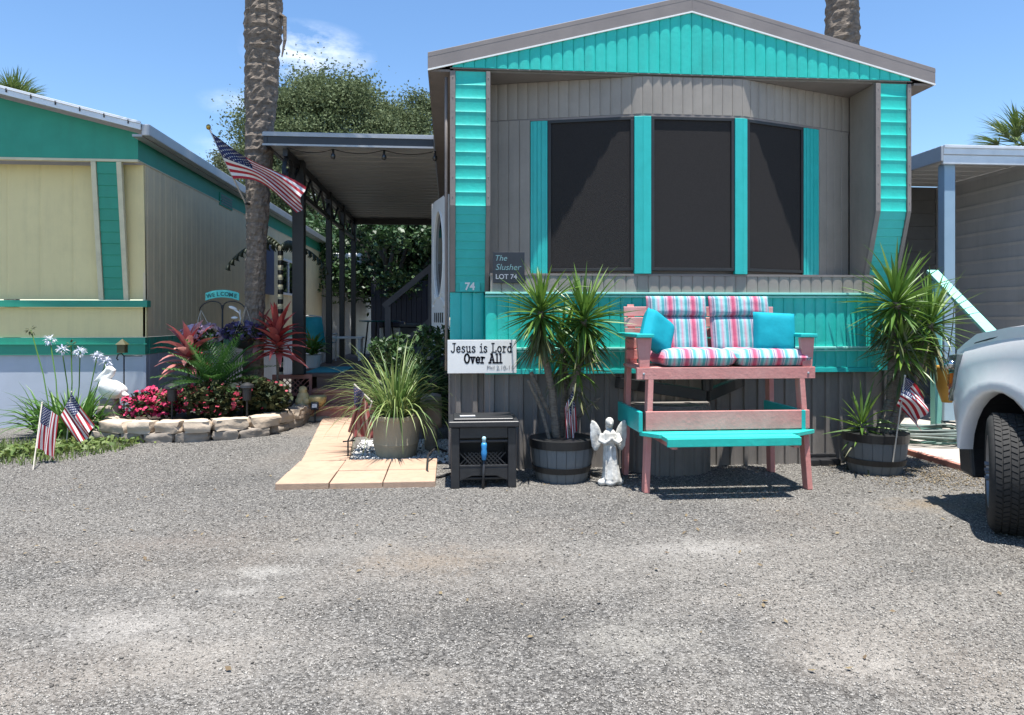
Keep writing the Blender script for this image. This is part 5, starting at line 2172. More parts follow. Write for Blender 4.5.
# ------------------------------------------------------------------ pelican statue on stones
pb = P(110, 425, 8.6)
stn = thing('rock_pedestal', 'pile of rounded stones under the pelican', 'rock pile', (pb.x, pb.y, 0))
for (ox, oy, oz, s) in ((0, .04, .12, .26), (-.09, -.06, .13, .15), (.08, -.07, .15, .2), (-.05, -.1, .04, .16), (.07, -.1, .03, .2), (0, 0, .28, .2), (-.02, .03, .36, .18)):
    m = MB()
    rock(m, (pb.x + ox, pb.y + oy, oz), (s, s, s * .85), rnd.uniform(0, 3), rnd, rough=.09, n=4)
    m.build('stone', STONEGR if oz > .2 else STONE, stn, smooth=True)
pz = Vector((pb.x, pb.y, .42))
mb = MB()
mb.ell(pz + Vector((.02, 0, .13)), (.16, .105, .115), Matrix.Rotation(R(18), 3, 'Y'))
mb.ell(pz + Vector((.14, 0, .07)), (.09, .05, .035), Matrix.Rotation(R(20), 3, 'Y'))
mb.tube([pz + Vector((-.07, 0, .18)), pz + Vector((-.045, 0, .25)), pz + Vector((.02, 0, .31)), pz + Vector((.04, 0, .35)), pz + Vector((0, 0, .375))], [.06, .042, .034, .034, .036], 10)
mb.ell(pz + Vector((-.005, 0, .37)), (.05, .04, .04))
mb.tube([pz + Vector((-.02, 0, .36)), pz + Vector((-.11, 0, .28)), pz + Vector((-.185, 0, .22))], [.034, .026, .008], 10)
mb.tube([pz + Vector((-.03, 0, .33)), pz + Vector((-.1, 0, .255)), pz + Vector((-.16, 0, .225))], [.02, .03, .008], 10)
for s in (-1, 1):
    mb.ell(pz + Vector((.04, s * .085, .14)), (.14, .03, .075), Matrix.Rotation(R(22), 3, 'Y'))
mb.tube([pz + Vector((.0, .03, .06)), pz + Vector((.0, .03, -.02))], .025, 8)
mb.tube([pz + Vector((.0, -.03, .06)), pz + Vector((.0, -.03, -.02))], .025, 8)
tag(mb.build('pelican_statue', PELW, None, remesh=.011, smooth=True), 'white cement pelican statue with long bill tucked down on stones', 'statue')

# shepherd crook beside it
b = P(124, 420, 8.75)
mb = MB()
tp = P(124, 356, 8.75)
mb.tube([(b.x, b.y, 0), tp, tp + RT * -.03 + Vector((0, 0, .03)), tp + RT * -.07 + Vector((0, 0, .02)), tp + RT * -.09 - Vector((0, 0, .03)), tp + RT * -.07 - Vector((0, 0, .05))], .008, 6)
mb.tube([tp, tp + RT * .22], .006, 6)
tag(mb.build('garden_hook', BLACK, None, smooth=True), 'thin black crook stake standing behind the pelican', 'garden hook')

mb = MB()
c = tp + Vector((0, 0, .0)) + RT * -.02
mb.box(c + Vector((0, 0, .09)), (.09, .09, .10))
mb.lathe([(.085, .14), (.0, .21)], 4, c, rot=rotZ(R(45)))
tag(mb.build('garden_lantern', mat('dark_olive_metal', (.05, .055, .02), (.09, .08, .03), rough=.6), None), 'small dark square lantern on top of the crook stake', 'lantern')

# welcome sign on a double hook, with two hanging baskets
wb = P(222.5, 415, 9.55)
ws = thing('welcome_sign', 'arched turquoise welcome plate on a black double hook stake', 'sign', (wb.x, wb.y, .12))
D_ = 9.55
mb = MB()
mb.tube([(wb.x, wb.y, .1), P(222.5, 345, D_), P(222.5, 305, D_)], .011, 7)
for s in (-1, 1):
    c_ = P(222.5, 318, D_)
    pts = [P(222.5, 312, D_)]
    for k in range(9):
        a = math.pi * k / 8
        pts.append(P(222.5 + s * (11 - 11 * math.cos(a)) + s * 1, 306 - 7 * math.sin(a) + k * .6, D_))
    mb.tube(pts, .008, 6)
mb.tube([P(234, 320, D_), P(231, 326, D_), P(236, 333, D_), P(238, 345, D_)], .006, 5)
mb.build('hook_stake', BLACK, ws, smooth=True)
mb = MB()
pts0, pts1 = [], []
for k in range(11):
    t = k / 10
    x_ = 205.5 + 33.5 * t
    arc_ = 3.2 * 4 * t * (1 - t)
    pts0.append(P(x_, 300.5 - arc_, D_ - .02))
    pts1.append(P(x_, 293 - arc_, D_ - .02))
for k in range(10):
    mb.prism([pts0[k], pts0[k + 1], pts1[k + 1], pts1[k]], FW * .012)
plt = mb.build('plate', mat('bright_turquoise_plate', (.06, .5, .46), (.09, .55, .5), rough=.5), ws)
mb = MB()
lets = 'WELCOME'
for i, ch in enumerate(lets):
    t = (i + .9) / 7.8
    vs, fs = text_geo(ch, .075, .001, .001)
    o = P(205.5 + 33.5 * t, 299 - 3.2 * 4 * t * (1 - t), D_ - .026)
    ang = .38 * (.5 - t)
    mb.add([o + RT * (p.x * math.cos(ang) - p.y * math.sin(ang)) + Vector((0, 0, p.x * math.sin(ang) + p.y * math.cos(ang))) - FW * p.z for p in vs], fs)
mb.build('lettering', mat('dark_teal_lettering', (.01, .09, .10), None), plt)
# hanging white bird ornament
mb = MB()
o = P(233, 308, D_ - .03)
mb.ell(o, (.06, .02, .022), Matrix.Rotation(R(20), 3, 'Y'))
mb.tube([o + Vector((.02, 0, -.02)), o + Vector((.08, 0, -.06)), o + Vector((.09, 0, -.12))], [.014, .012, .004], 6)
mb.ell(o + Vector((.02, 0, -.13)), (.045, .014, .018))
mb.ell(o + Vector((.04, 0, -.22)), (.045, .014, .018))
mb.tube([o + Vector((.09, 0, -.02)), o + Vector((.1, 0, -.32))], .006, 5)
tag(mb.build('bird_ornament', PELW, None, smooth=True), 'white metal bird ornament hanging under the welcome plate', 'ornament')


def basket(label, px, py, d, petal, hang, seed):
    rn = np.random.RandomState(seed)
    c = P(px, py, d)
    t = thing('hanging_basket', label, 'hanging basket', c - Vector((0, 0, .14)), 'hanging baskets on the hook stake')
    m = MB()
    m.lathe([(.05, -.14), (.12, -.1), (.16, 0), (.165, .02), (.14, .02), (0, -.01)], 16, c)
    m.build('pot', BLKPL, t, smooth=True)
    m = MB()
    h_ = P(hang[0], hang[1], d)
    for k in range(3):
        a = k * 2.094
        m.tube([c + Vector((.16 * math.cos(a), .16 * math.sin(a), .02)), h_], .004, 4)
    m.build('wire', mat('pale_wire', (.5, .47, .4), None), t)
    C = clump_points([tuple(c + Vector((0, 0, .05)))], [(.25, .2, .12)], 260, rn, .5)
    V, F = leaf_arrays(C, .035, rn)
    np_mesh('foliage', V, F, IMPL, parent=t)
    C = clump_points([tuple(c + Vector((0, 0, .08)))], [(.27, .22, .14)], 200, rn, .85)
    V, F = leaf_arrays(C, .034, rn, aspect=.9)
    np_mesh('blossoms', V, F, petal, parent=t)


basket('hanging basket of lilac flowers on the pelican side of the hook', 203, 340, 9.4, PETL, (201, 310), 41)
basket('hanging basket of violet flowers between stake and palm', 243, 338, 9.42, PETV, (246, 307), 42)

# metal palm ornament: striped trunk and scrolled fronds
mp_b = P(280.5, 400, 10.9)
mo = thing('metal_palm_ornament', 'black and white spiral striped metal palm with scrolled fronds', 'ornament', (mp_b.x, mp_b.y, 0))
mtop = P(280.5, 246, 10.9)
mb = MB()
nn = 34
for k in range(nn):
    z0, z1 = mtop.z * k / nn, mtop.z * (k + 1) / nn
    mb.lathe([(.04, z0), (.043, (z0 + z1) / 2), (.04, z1)], 10, (mp_b.x, mp_b.y, 0), mi=k % 2)
mb.build('striped_trunk', [BLACK, CREAMTR], mo)
DKG = mat('dark_green_metal', (.02, .035, .025), (.05, .06, .03), rough=.5)
for (ex, ey, bx_, by_) in ((229, 264, 250, 236), (326, 268, 306, 240), (258, 236, 268, 232), (296, 246, 290, 236)):
    m = MB()
    e, mid = P(ex, ey, 10.7), P(bx_, by_, 10.8)
    pts = [mtop * (1 - t) ** 2 + mid * 2 * t * (1 - t) + e * t * t for t in [q / 10 for q in range(11)]]
    m.tube(pts, .013, 6)
    for q in range(1, 11):                      # leaflet scallops under the rib
        p = pts[q]
        dv2 = (pts[q] - pts[q - 1]).normalized()
        for s in (-1, 1):
            m.tube([p, p + Vector((0, s * .05, -.06)) + dv2 * .03, p + Vector((0, s * .06, -.11)) - dv2 * .01], [.016, .02, .004], 5)
    m.build('frond', DKG, mo, smooth=True)

# solar path lights in the bed
for (px, py, d, lab) in ((172, 425, 8.5, 'black path light among the hot pink impatiens'), (247, 425, 8.6, 'black path light between the two darker bushes')):
    p = P(px, py, d)
    t = thing('path_light', lab, 'path light', (p.x, p.y, .14), 'path lights in the flower bed')
    m = MB()
    m.lathe([(.012, 0), (.012, .28)], 8, (p.x, p.y, .14))
    m.build('stake', BLACK, t)
    m = MB()
    m.lathe([(.05, .28), (.055, .42), (.085, .43), (.08, .46), (.02, .49), (0, .49)], 14, (p.x, p.y, .14))
    m.build('lamp_head', BLKPL, t, smooth=False)
p = G(313, 424)
t = thing('solar_light', 'small square solar light at the foot of the brick red steps', 'solar light', (p.x, p.y + .15, 0))
m = MB()
m.box((p.x, p.y + .15, .12), (.025, .025, .24))
m.build('stake', BLACK, t)
m = MB()
m.box((p.x, p.y + .13, .22), (.1, .05, .1), Matrix.Rotation(R(-20), 3, 'X'))
hd_ = m.build('lamp_head', BLKPL, t, bevel=.006)
m = MB()
m.box((p.x, p.y + .102, .228), (.06, .006, .05), Matrix.Rotation(R(-20), 3, 'X'))
m.build('panel', WHITE, hd_)
# cream figurine and yellow shell at the steps
CRM = mat('cream_glaze', (.72, .62, .35), (.6, .48, .2), rough=.5, scale=10)
p = P(303, 402, 9.75)
mb = MB()
mb.ell((p.x, p.y, .33), (.085, .07, .085))
mb.ell((p.x, p.y - .01, .43), (.06, .055, .055))
mb.ell((p.x - .05, p.y - .04, .28), (.05, .05, .05))
mb.ell((p.x + .05, p.y - .04, .28), (.05, .05, .05))
mb.ell((p.x, p.y, .2), (.1, .08, .08))
tag(mb.build('garden_figurine', CRM, None, remesh=.012, smooth=True), 'cream seated figurine beside the stone border end', 'figurine')
p = P(315, 404, 9.72)
mb = MB()
mb.lathe([(.0, .205), (.07, .205), (.12, .27), (.13, .33), (.1, .345), (.05, .30), (0, .29)], 14, (p.x + .02, p.y + .05, 0))
tag(mb.build('shell_bowl', mat('yellow_glaze', (.66, .5, .2), None, rough=.4), None, smooth=True), 'yellow glazed bowl resting on the lower step', 'bowl')
# fern on the porch behind the post
b = P(312, 352, 11.6)
fr = thing('potted_fern', 'bright green leafy plant in a white pot on the deck', 'potted plant', (b.x, b.y, DZ))
mb = MB()
mb.lathe([(.12, 0), (.16, .2), (.17, .21), (.15, .21), (0, .18)], 16, (b.x, b.y, DZ))
mb.build('pot', WHITE, fr, smooth=False)
mb = MB()
for k in range(60):
    mb.blade((b.x, b.y, DZ + .2), spike_dir(k * 2.4, rnd.uniform(.5, 1.4)), rnd.uniform(.3, .5), .07, rnd.uniform(.8, 1.6), 4)
mb.build('leaves', mat('bright_fern_leaf', (.14, .26, .04), (.08, .18, .03), rough=.5, island=.8, trans=.25), fr)

# ------------------------------------------------------------------ planter with striped grass
pc_ = G(396, 452)
pc_ = P(396, 455, 7.3)
px0, py0 = pc_.x, pc_.y
pg_ = thing('potted_grass', 'beige concrete planter of arching striped grass on white pebbles', 'potted plant', (px0, py0, 0))
mb = MB()
mb.lathe([(.0, .0), (.19, .0), (.2, .02), (.225, .13), (.232, .14), (.228, .16), (.25, .38), (.262, .385), (.264, .42), (.24, .425), (.225, .38), (0, .36)], 36, (px0, py0, 0))
mb.build('pot', POTM, pg_, angle=40)
mb = MB()
mb.lathe([(.225, .37), (.1, .385), (0, .39)], 20, (px0, py0, 0))
mb.build('soil', SOIL, pg_)
mb = MB()
rg = random.Random(51)
for k in range(300):
    a = rg.uniform(0, 6.283)
    r0 = rg.uniform(0, .12)
    hi = rg.random()
    mb.blade((px0 + r0 * math.cos(a), py0 + r0 * math.sin(a), .39), spike_dir(a + rg.uniform(-.4, .4), rg.uniform(.55, 1.45)), rg.uniform(.5, .98), rg.uniform(.012, .024),
             rg.uniform(.8, 2.6), 7, rng=rg)
mb.build('leaves', SPID, pg_, smooth=True)

# shrubs between planter and house
for (px, py, d, rx, rz, lab, seed, nl) in ((424, 380, 8.3, .38, .42, 'dark green shrub against the house side below the door', 61, 2600), (405, 372, 9.2, .45, .36, 'low dark shrub with white flowers beside the steps', 62, 2200)):
    rn = np.random.RandomState(seed)
    p = P(px, 400, d)
    t = thing('shrub', lab, 'shrub', (p.x, p.y, 0), 'dark shrubs by the porch')
    m = MB()
    for k in range(6):
        a = k * 1.05
        m.tube([(p.x, p.y, 0), (p.x + .12 * math.cos(a), p.y + .12 * math.sin(a), .35), (p.x + rx * .7 * math.cos(a), p.y + rx * .7 * math.sin(a), .75)], [.016, .012, .005], 5)
    m.build('stems', BARK_OAK, t)
    cs = [(p.x + rx * .7 * rn.uniform(-1, 1), p.y + .3 * rn.uniform(-1, 1), .25 + 1.0 * rn.uniform(0, 1) * (rz / .42)) for _ in range(16)]
    C = clump_points(cs, [(rx * .4, rx * .4, rz * .4)] * 16, nl // 16, rn, .3)
    C[:, 2] = np.maximum(C[:, 2], .03)
    V, F = leaf_arrays(C, .038, rn)
    np_mesh('foliage', V, F, SHRUB, parent=t)
    if seed == 62:
        C = clump_points(cs[:5], [(rx * .42, rx * .42, rz * .42)] * 5, 5, rn, .9)
        V, F = leaf_arrays(C, .035, rn, aspect=.9)
        np_mesh('blossoms', V, F, PETW, parent=t)
mb = MB()
p = P(431, 372, 7.6)
rock(mb, (p.x, p.y, .42), (.2, .18, .34), .3, rnd, rough=.1)
mb.tube([(p.x, p.y, 0), (p.x, p.y, .3)], .07, 10)
tag(mb.build('garden_boulder', STONEGR, None, smooth=True), 'grey upright stone standing in the shrub by the house corner', 'stone')

# black hose snaking out by the hose box
mb = MB()
p0 = G(428, 470)
mb.tube([G(447, 462) + Vector((0, 0, .1)), G(436, 462) + Vector((0, 0, .14)), G(428, 468) + Vector((0, 0, .12)), G(427, 476) + Vector((0, 0, .05)), G(431, 481) + Vector((0, 0, .02)), G(441, 478) + Vector((0, 0, .015)), G(470, 470) + Vector((0, 0, .02))], .011, 7)
tag(mb.build('black_hose', BLKPL, None, smooth=True), 'black hose looping out from behind the resin box', 'hose')

# ------------------------------------------------------------------ resin hose box
q0, q1 = G(451, 489), G(517, 489)
bx0, bx1, by0 = q0.x, q1.x, q0.y
by1 = by0 + .42
hb = thing('hose_box', 'black resin storage box with woven front panel by the house corner', 'storage box', ((bx0 + bx1) / 2, (by0 + by1) / 2, 0))
zt = .50
mb = MB()
lgw = .07
mb.bx(bx0 + .01, bx0 + .03, by0 + .02, by1, .06, zt - .001)
mb.bx(bx1 - .03, bx1 - .01, by0 + .02, by1, .06, zt - .001)
mb.bx(bx0 + .03, bx1 - .03, by1 - .02, by1, .06, zt - .001)
mb.bx(bx0 + .03, bx1 - .03, by0 + .05, by1 - .02, .06, .08)
mb.build('box_body', BLKPL, hb, bevel=.004)
for xx in (bx0, bx1 - lgw):
    for yy in (by0, by1 - lgw + .012):
        mb = MB()
        mb.bx(xx, xx + lgw, yy, yy + lgw, 0, zt)
        mb.build('leg', BLKPL, hb, bevel=.008)
mb = MB()
mb.bx(bx0 + lgw, bx1 - lgw, by0 + .012, by0 + .03, zt - .09, zt)
mb.bx(bx0 + lgw, bx1 - lgw, by0 + .010, by0 + .03, .375, .395)
mb.bx(bx0 + lgw, bx1 - lgw, by0 + .010, by0 + .03, .17, .19)
mb.prism([(bx0 + lgw, by0 + .012, .17), (bx0 + lgw, by0 + .012, .06), (bx0 + lgw + .1, by0 + .012, .10), (bx1 - lgw - .1, by0 + .012, .10), (bx1 - lgw, by0 + .012, .06), (bx1 - lgw, by0 + .012, .17)], (0, .015, 0))
mb.build('front_rail', BLKPL, hb, bevel=.004)
mb = MB()
for k in range(-8, 26):
    xa = bx0 + lgw + k * .035
    for s in (1, -1):
        z0, z1 = .19, .29
        a = Vector((xa, by0 + .025 + .004 * s, z0 if s > 0 else z1))
        b_ = Vector((xa + .1, by0 + .025 + .004 * s, z1 if s > 0 else z0))
        if a.x >= bx0 + lgw - .001 and b_.x <= bx1 - lgw + .001:
            mb.beam(a, b_, .008, .012, up=(0, -1, 0))
mb.build('woven_panel', BLKPL, hb)
mb = MB()
xc_, yc_ = (bx0 + bx1) / 2, (by0 + by1) / 2
mb.box((xc_, yc_, zt + .028), (bx1 - bx0 + .045, by1 - by0 + .05, .05))
mb.box((xc_, yc_, zt + .062), (bx1 - bx0 - .04, by1 - by0 - .04, .02))
mb.build('lid', BLKPL, hb, bevel=.014, seg=3)
mb = MB()
mb.box((xc_ - .13, yc_ - .05, zt + .075), (.13, .05, .008), rotZ(.05))
tag(mb.build('phone_tray', mat('pale_grey_plastic', (.5, .5, .5), None), None, bevel=.003), 'pale flat piece lying on the black resin box lid', 'tray')
# spray nozzle hanging at its front
nzl = thing('spray_nozzle', 'blue spray nozzle hanging before the resin box on a black hose', 'nozzle', (xc_ + .0, by0 - .02, .0))
BLU = mat('bright_blue_plastic', (.02, .2, .5), (.05, .3, .6), rough=.35)
mb = MB()
mb.lathe([(.0, .24), (.016, .24), (.02, .27), (.026, .30), (.02, .33), (.024, .36), (.018, .38), (0, .38)], 14, (xc_, by0 - .03, 0))
mb.build('nozzle_body', BLU, nzl, smooth=True)
mb = MB()
mb.lathe([(0, .38), (.015, .38), (.017, .42), (.01, .43), (0, .43)], 12, (xc_, by0 - .03, 0))
mb.build('cap', mat('pale_cyan_plastic', (.4, .62, .66), None, rough=.4), nzl, smooth=True)
mb = MB()
mb.tube([(xc_, by0 - .03, .25), (xc_ - .005, by0 - .03, .1), (xc_ - .01, by0 - .025, .015), (xc_ + .02, by0 + .1, .015)], .011, 8)
mb.build('hose', BLKPL, nzl, smooth=True)


# ------------------------------------------------------------------ half barrel planters with yuccas
def barrel_yucca(label, c, heads, canes, seed, small=()):
    rg = random.Random(seed)
    t = thing('potted_yucca', label, 'potted plant', (c[0], c[1], 0), 'yuccas in half barrels')
    cx, cy_ = c
    m = MB()
    ns = 20
    prof = [(.215, .0), (.245, .1), (.262, .2), (.27, .32), (.272, .355), (.25, .355), (.245, .28)]
    for k in range(ns):                              # staves
        a0, a1 = 2 * math.pi * (k + .03) / ns, 2 * math.pi * (k + .97) / ns
        vs = []
        for (r, z) in prof:
            for a in (a0, (a0 + a1) / 2, a1):
                vs.append((cx + r * math.cos(a), cy_ + r * math.sin(a), z))
        fs = []
        for i in range(len(prof) - 1):
            for j in range(2):
                fs.append((i * 3 + j, i * 3 + j + 1, i * 3 + j + 4, i * 3 + j + 3))
        m.add(vs, fs)
    m.lathe([(.21, .003), (.24, .1), (.255, .2), (.262, .3), (.25, .345)], 30, (cx, cy_, 0))
    bar = m.build('barrel', WOOD, t, angle=40)
    for (z0, z1, ra, rb) in ((.29, .362, .2745, .2785), (.085, .135, .246, .257)):
        m = MB()
        m.lathe([(ra, z0), (ra + .004, z0), (rb + .004, z1), (rb, z1)], 40, (cx, cy_, 0))
        m.build('hoop', BLACK, bar)
    m = MB()
    m.lathe([(.25, .29), (.12, .31), (0, .315)], 20, (cx, cy_, 0))
    m.build('soil', SOIL, t)
    for (pts, r) in canes:
        m = MB()
        P_ = [Vector(p) for p in pts]
        dense = []
        for a, b in zip(P_[:-1], P_[1:]):
            for q in range(14):
                dense.append(a.lerp(b, q / 14))
        dense.append(P_[-1])
        rr = [r * (1 - .25 * i / len(dense)) * (1 + .10 * (i % 2) + rg.uniform(-.06, .06)) for i in range(len(dense))]
        m.tube(dense, rr, 10)
        m.build('cane', CANE, t)
    for (h_, n, ln, wd) in heads:
        m = MB()
        rosette(m, h_, n, ln, wd, -.75, 1.5, .22, rng=rg)
        m.build('leaf_head', YUC, t)
        m = MB()
        for k in range(int(n * .5)):                 # old leaves hanging down the cane
            az = rg.uniform(0, 6.28)
            m.blade(Vector(h_) - Vector((0, 0, .1 + rg.uniform(0, .18))), spike_dir(az, rg.uniform(-1.1, -.45)), ln * rg.uniform(.5, .85), wd * .8, .4, 4, rng=rg)
        m.build('old_leaves', YUCD, t)
    return t


bc = P(561.5, 463, 6.27)
h1, h2, h3 = P(541, 310, 6.2), P(584, 318, 6.3), P(562, 345, 6.4)
low = P(600, 398, 6.4)
barrel_yucca('two headed yucca in a grey half barrel beside the angel', (bc.x, bc.y),
             [(h1, 125, .45, .036), (h2, 135, .50, .037), (h3, 50, .42, .034), (P(578, 366, 6.2), 26, .36, .03)],
             [([(bc.x - .04, bc.y, .3), P(552, 390, 6.3), P(541, 340, 6.27), h1], .034), ([(bc.x + .05, bc.y - .02, .3), P(574, 385, 6.33), P(583, 345, 6.35), h2], .036),
              ([(bc.x, bc.y + .05, .3), P(566, 380, 6.45), h3], .028), ([P(562, 430, 6.36), P(545, 405, 6.3), P(531, 372, 6.28)], .02), ([P(566, 430, 6.36), P(590, 405, 6.4), low], .015),
              ([(bc.x - .1, bc.y - .05, .3), P(541, 408, 6.25), P(528, 380, 6.2)], .016)], 71)
rg = random.Random(3)
bc = P(875, 457, 6.58)
g1, g2, g3, g4 = P(896, 302, 6.6), P(930, 322, 6.75), P(902, 345, 6.55), P(862, 424, 6.55)
barrel_yucca('thick stemmed yucca with many heads in a half barrel by the truck', (bc.x, bc.y),
             [(g1, 125, .55, .040), (g2, 110, .52, .038), (g3, 70, .48, .036), (g4, 40, .40, .030)],
             [([(bc.x + .04, bc.y, .3), P(892, 400, 6.63), P(894, 345, 6.6), g1], .055), ([(bc.x + .1, bc.y + .02, .3), P(906, 400, 6.68), P(922, 355, 6.73), g2], .05),
              ([(bc.x + .06, bc.y - .05, .3), P(898, 410, 6.58), g3], .04), ([(bc.x + .09, bc.y, .3), P(908, 405, 6.64), P(915, 372, 6.65)], .04), ([(bc.x - .1, bc.y - .08, .3), g4], .025)], 72)

# black edging tray beside it
mb = MB()
q = G(826, 466)
mb.prism([(q.x - .15, q.y, 0), (q.x + .15, q.y, 0), (q.x + .16, q.y + .14, .0), (q.x - .16, q.y + .14, 0)], (0, 0, .06))
mb.bx(q.x - .16, q.x + .16, q.y + .1, q.y + .145, .061, .1)
tag(mb.build('downspout_tray', BLKPL, None, bevel=.01), 'low black drip tray lying against the skirting by the bench', 'tray')

# ------------------------------------------------------------------ angel statue
q = G(611, 486)
A0 = Vector((q.x, q.y + .05, 0))
S = .58


def ap(x, y, z):
    return A0 + Vector((x * 1.3, y * 1.15, z)) * S


mb = MB()
mb.ell(ap(0, 0, .05), (.15 * S, .12 * S, .06 * S))
mb.ell(ap(-.09, -.04, .05), (.07 * S, .07 * S, .05 * S))
mb.ell(ap(.1, -.03, .05), (.07 * S, .07 * S, .055 * S))
mb.ell(ap(.0, -.08, .045), (.08 * S, .06 * S, .045 * S))
mb.tube([ap(.02, 0, .05), ap(.015, 0, .2), ap(0, 0, .42), ap(0, 0, .56), ap(0, 0, .68), ap(0, 0, .76), ap(0, -.005, .81)],
        [.15 * S, .125 * S, .10 * S, .09 * S, .105 * S, .09 * S, .042 * S], 16)
mb.ell(ap(0, -.02, .895), (.052 * S, .056 * S, .068 * S))
mb.ell(ap(0, -.078, .888), (.011 * S, .014 * S, .016 * S))          # nose
mb.ell(ap(0, .008, .91), (.062 * S, .058 * S, .066 * S))            # hair
mb.ell(ap(0, .04, .84), (.055 * S, .035 * S, .06 * S))
for s in (-1, 1):
    mb.tube([ap(s * .085, 0, .74), ap(s * .115, -.03, .64), ap(s * .07, -.10, .62), ap(s * .015, -.115, .67)], [.036 * S, .034 * S, .028 * S, .02 * S], 10)
    mb.ell(ap(s * .012, -.118, .69), (.013 * S, .016 * S, .03 * S))
    # robe folds
    mb.tube([ap(s * .05, -.07, .56), ap(s * .06, -.085, .3), ap(s * .07, -.105, .09)], .012 * S, 6)
    # wings: overlapping feather lobes
    for (wx, wz, l_, an) in ((.14, .80, .17, 28), (.165, .76, .17, 14), (.17, .70, .16, 2), (.155, .63, .14, -10), (.13, .57, .12, -20)):
        mb.ell(ap(s * wx, .07, wz), (.055 * S, .02 * S, l_ * S * .85), Matrix.Rotation(R(s * an), 3, 'Y'))
mb.tube([ap(0, -.08, .56), ap(.005, -.09, .3), ap(.01, -.12, .09)], .013 * S, 6)
tag(mb.build('angel_statue', STATW, None, remesh=.0065, smooth=True), 'weathered white praying angel statue with raised wings on gravel', 'statue')

# ------------------------------------------------------------------ bench
bxl, bxr, byf, byb = 1.53, 2.955, 5.69, 6.33
bn = thing('tall_bench', 'tall pink and turquoise wooden bench with attached footrest', 'bench', ((bxl + bxr) / 2, (byf + byb) / 2, 0))
SEAT = 1.0
for x in (bxl + .035, bxr - .035):
    s = -1 if x < 2 else 1
    m = MB()
    m.beam((x + s * .0, byf - .02, 0), (x - s * .05, byf + .03, SEAT - .005), .045, .09, up=(0, 1, 0))
    m.build('leg', PINK, bn, bevel=.005)
    m = MB()
    m.beam((x + s * .0, byb + .02, 0), (x - s * .03, byb - .0, SEAT + .25), .045, .09, up=(0, 1, 0))
    m.build('leg', PINK, bn, bevel=.005)
m = MB()
m.bx(bxl - .035, bxr + .03, byf - .02, byf + .02, SEAT - .095, SEAT + .0)
for xx in (bxl + .02, bxr - .03):
    m.lathe([(.011, 0), (.011, .006), (0, .008)], 8, (xx, byf - .0195, SEAT - .05), rot=Matrix.Rotation(R(90), 3, 'X'), mi=1)
m.build('seat_rail', [PINK, GALV], bn, bevel=.004)
m = MB()
for k in range(5):
    m.bx(bxl, bxr, byf + .024 + k * .115, byf + .024 + k * .115 + .1, SEAT - .025, SEAT)
m.build('seat_slats', PINK, bn, bevel=.004)
for x0 in (bxl - .03, bxr - .09):
    m = MB()
    m.prism([(x0 + .02, byf - .01, SEAT + .001), (x0 + .10, byf - .01, SEAT + .001), (x0 + .12, byf - .01, SEAT + .24), (x0 + .0, byf - .01, SEAT + .24)], (0, .045, 0))
    m.build('arm_post', PINK, bn, bevel=.004)
    m = MB()
    m.bx(x0 - .012, x0 + .132, byf - .04, byb + .02, SEAT + .242, SEAT + .272)
    m.build('armrest', TURQ_TRIM, bn, bevel=.006)
for k in range(5):                                   # back slats
    m = MB()
    z = SEAT + .08 + k * .095
    y = byb - .07 + k * .022
    m.beam((bxl + .02, y, z), (bxr - .02, y, z), .022, .083)
    m.build('back_slat', PALEPINK if k > 2 else PINK, bn, bevel=.004)  # upper slats get a paler pink than the lower ones
for x in (bxl + .09, (bxl + bxr) / 2, bxr - .09):
    m = MB()
    m.beam((x, byb - .06, SEAT), (x, byb + .055, SEAT + .52), .06, .03, up=(0, 1, 0))
    m.build('back_batten', PINK, bn)
# footrest
FZ = .485
m = MB()
m.bx(bxl + .03, bxr - .03, byf - .045, byf - .022, FZ + .015, FZ + .165)
m.build('apron', PINK, bn, bevel=.004)
for x0 in (bxl - .03, bxr - .10):
    m = MB()
    m.bx(x0, x0 + .034, byf - .05, byb + .03, FZ + .0, FZ + .165)
    m.build('side_rail', TURQ_TRIM, bn, bevel=.005)
m = MB()
m.prism([(bxl - .02, byf - .03, FZ - .03), (bxl + .1, byf - .18, FZ - .03), (bxr - .2, byf - .18, FZ - .03), (bxr + .02, byf - .03, FZ - .03)], (0, 0, .035))
m.build('footrest_board', TURQ, bn, bevel=.005)
m = MB()
m.bx(bxl + .115, bxr - .25, byf - .32, byf - .19, FZ - .035, FZ + .0)
m.bx(bxl + .115, bxr - .25, byf - .345, byf - .322, FZ - .07, FZ - .005)
m.build('footrest_front', TURQ, bn, bevel=.005)
for x in (bxl + .16, bxr - .3):
    m = MB()
    m.bx(x, x + .04, byf - .32, byf + .3, FZ - .09, FZ - .036)
    m.build('footrest_bracket', PINK, bn)


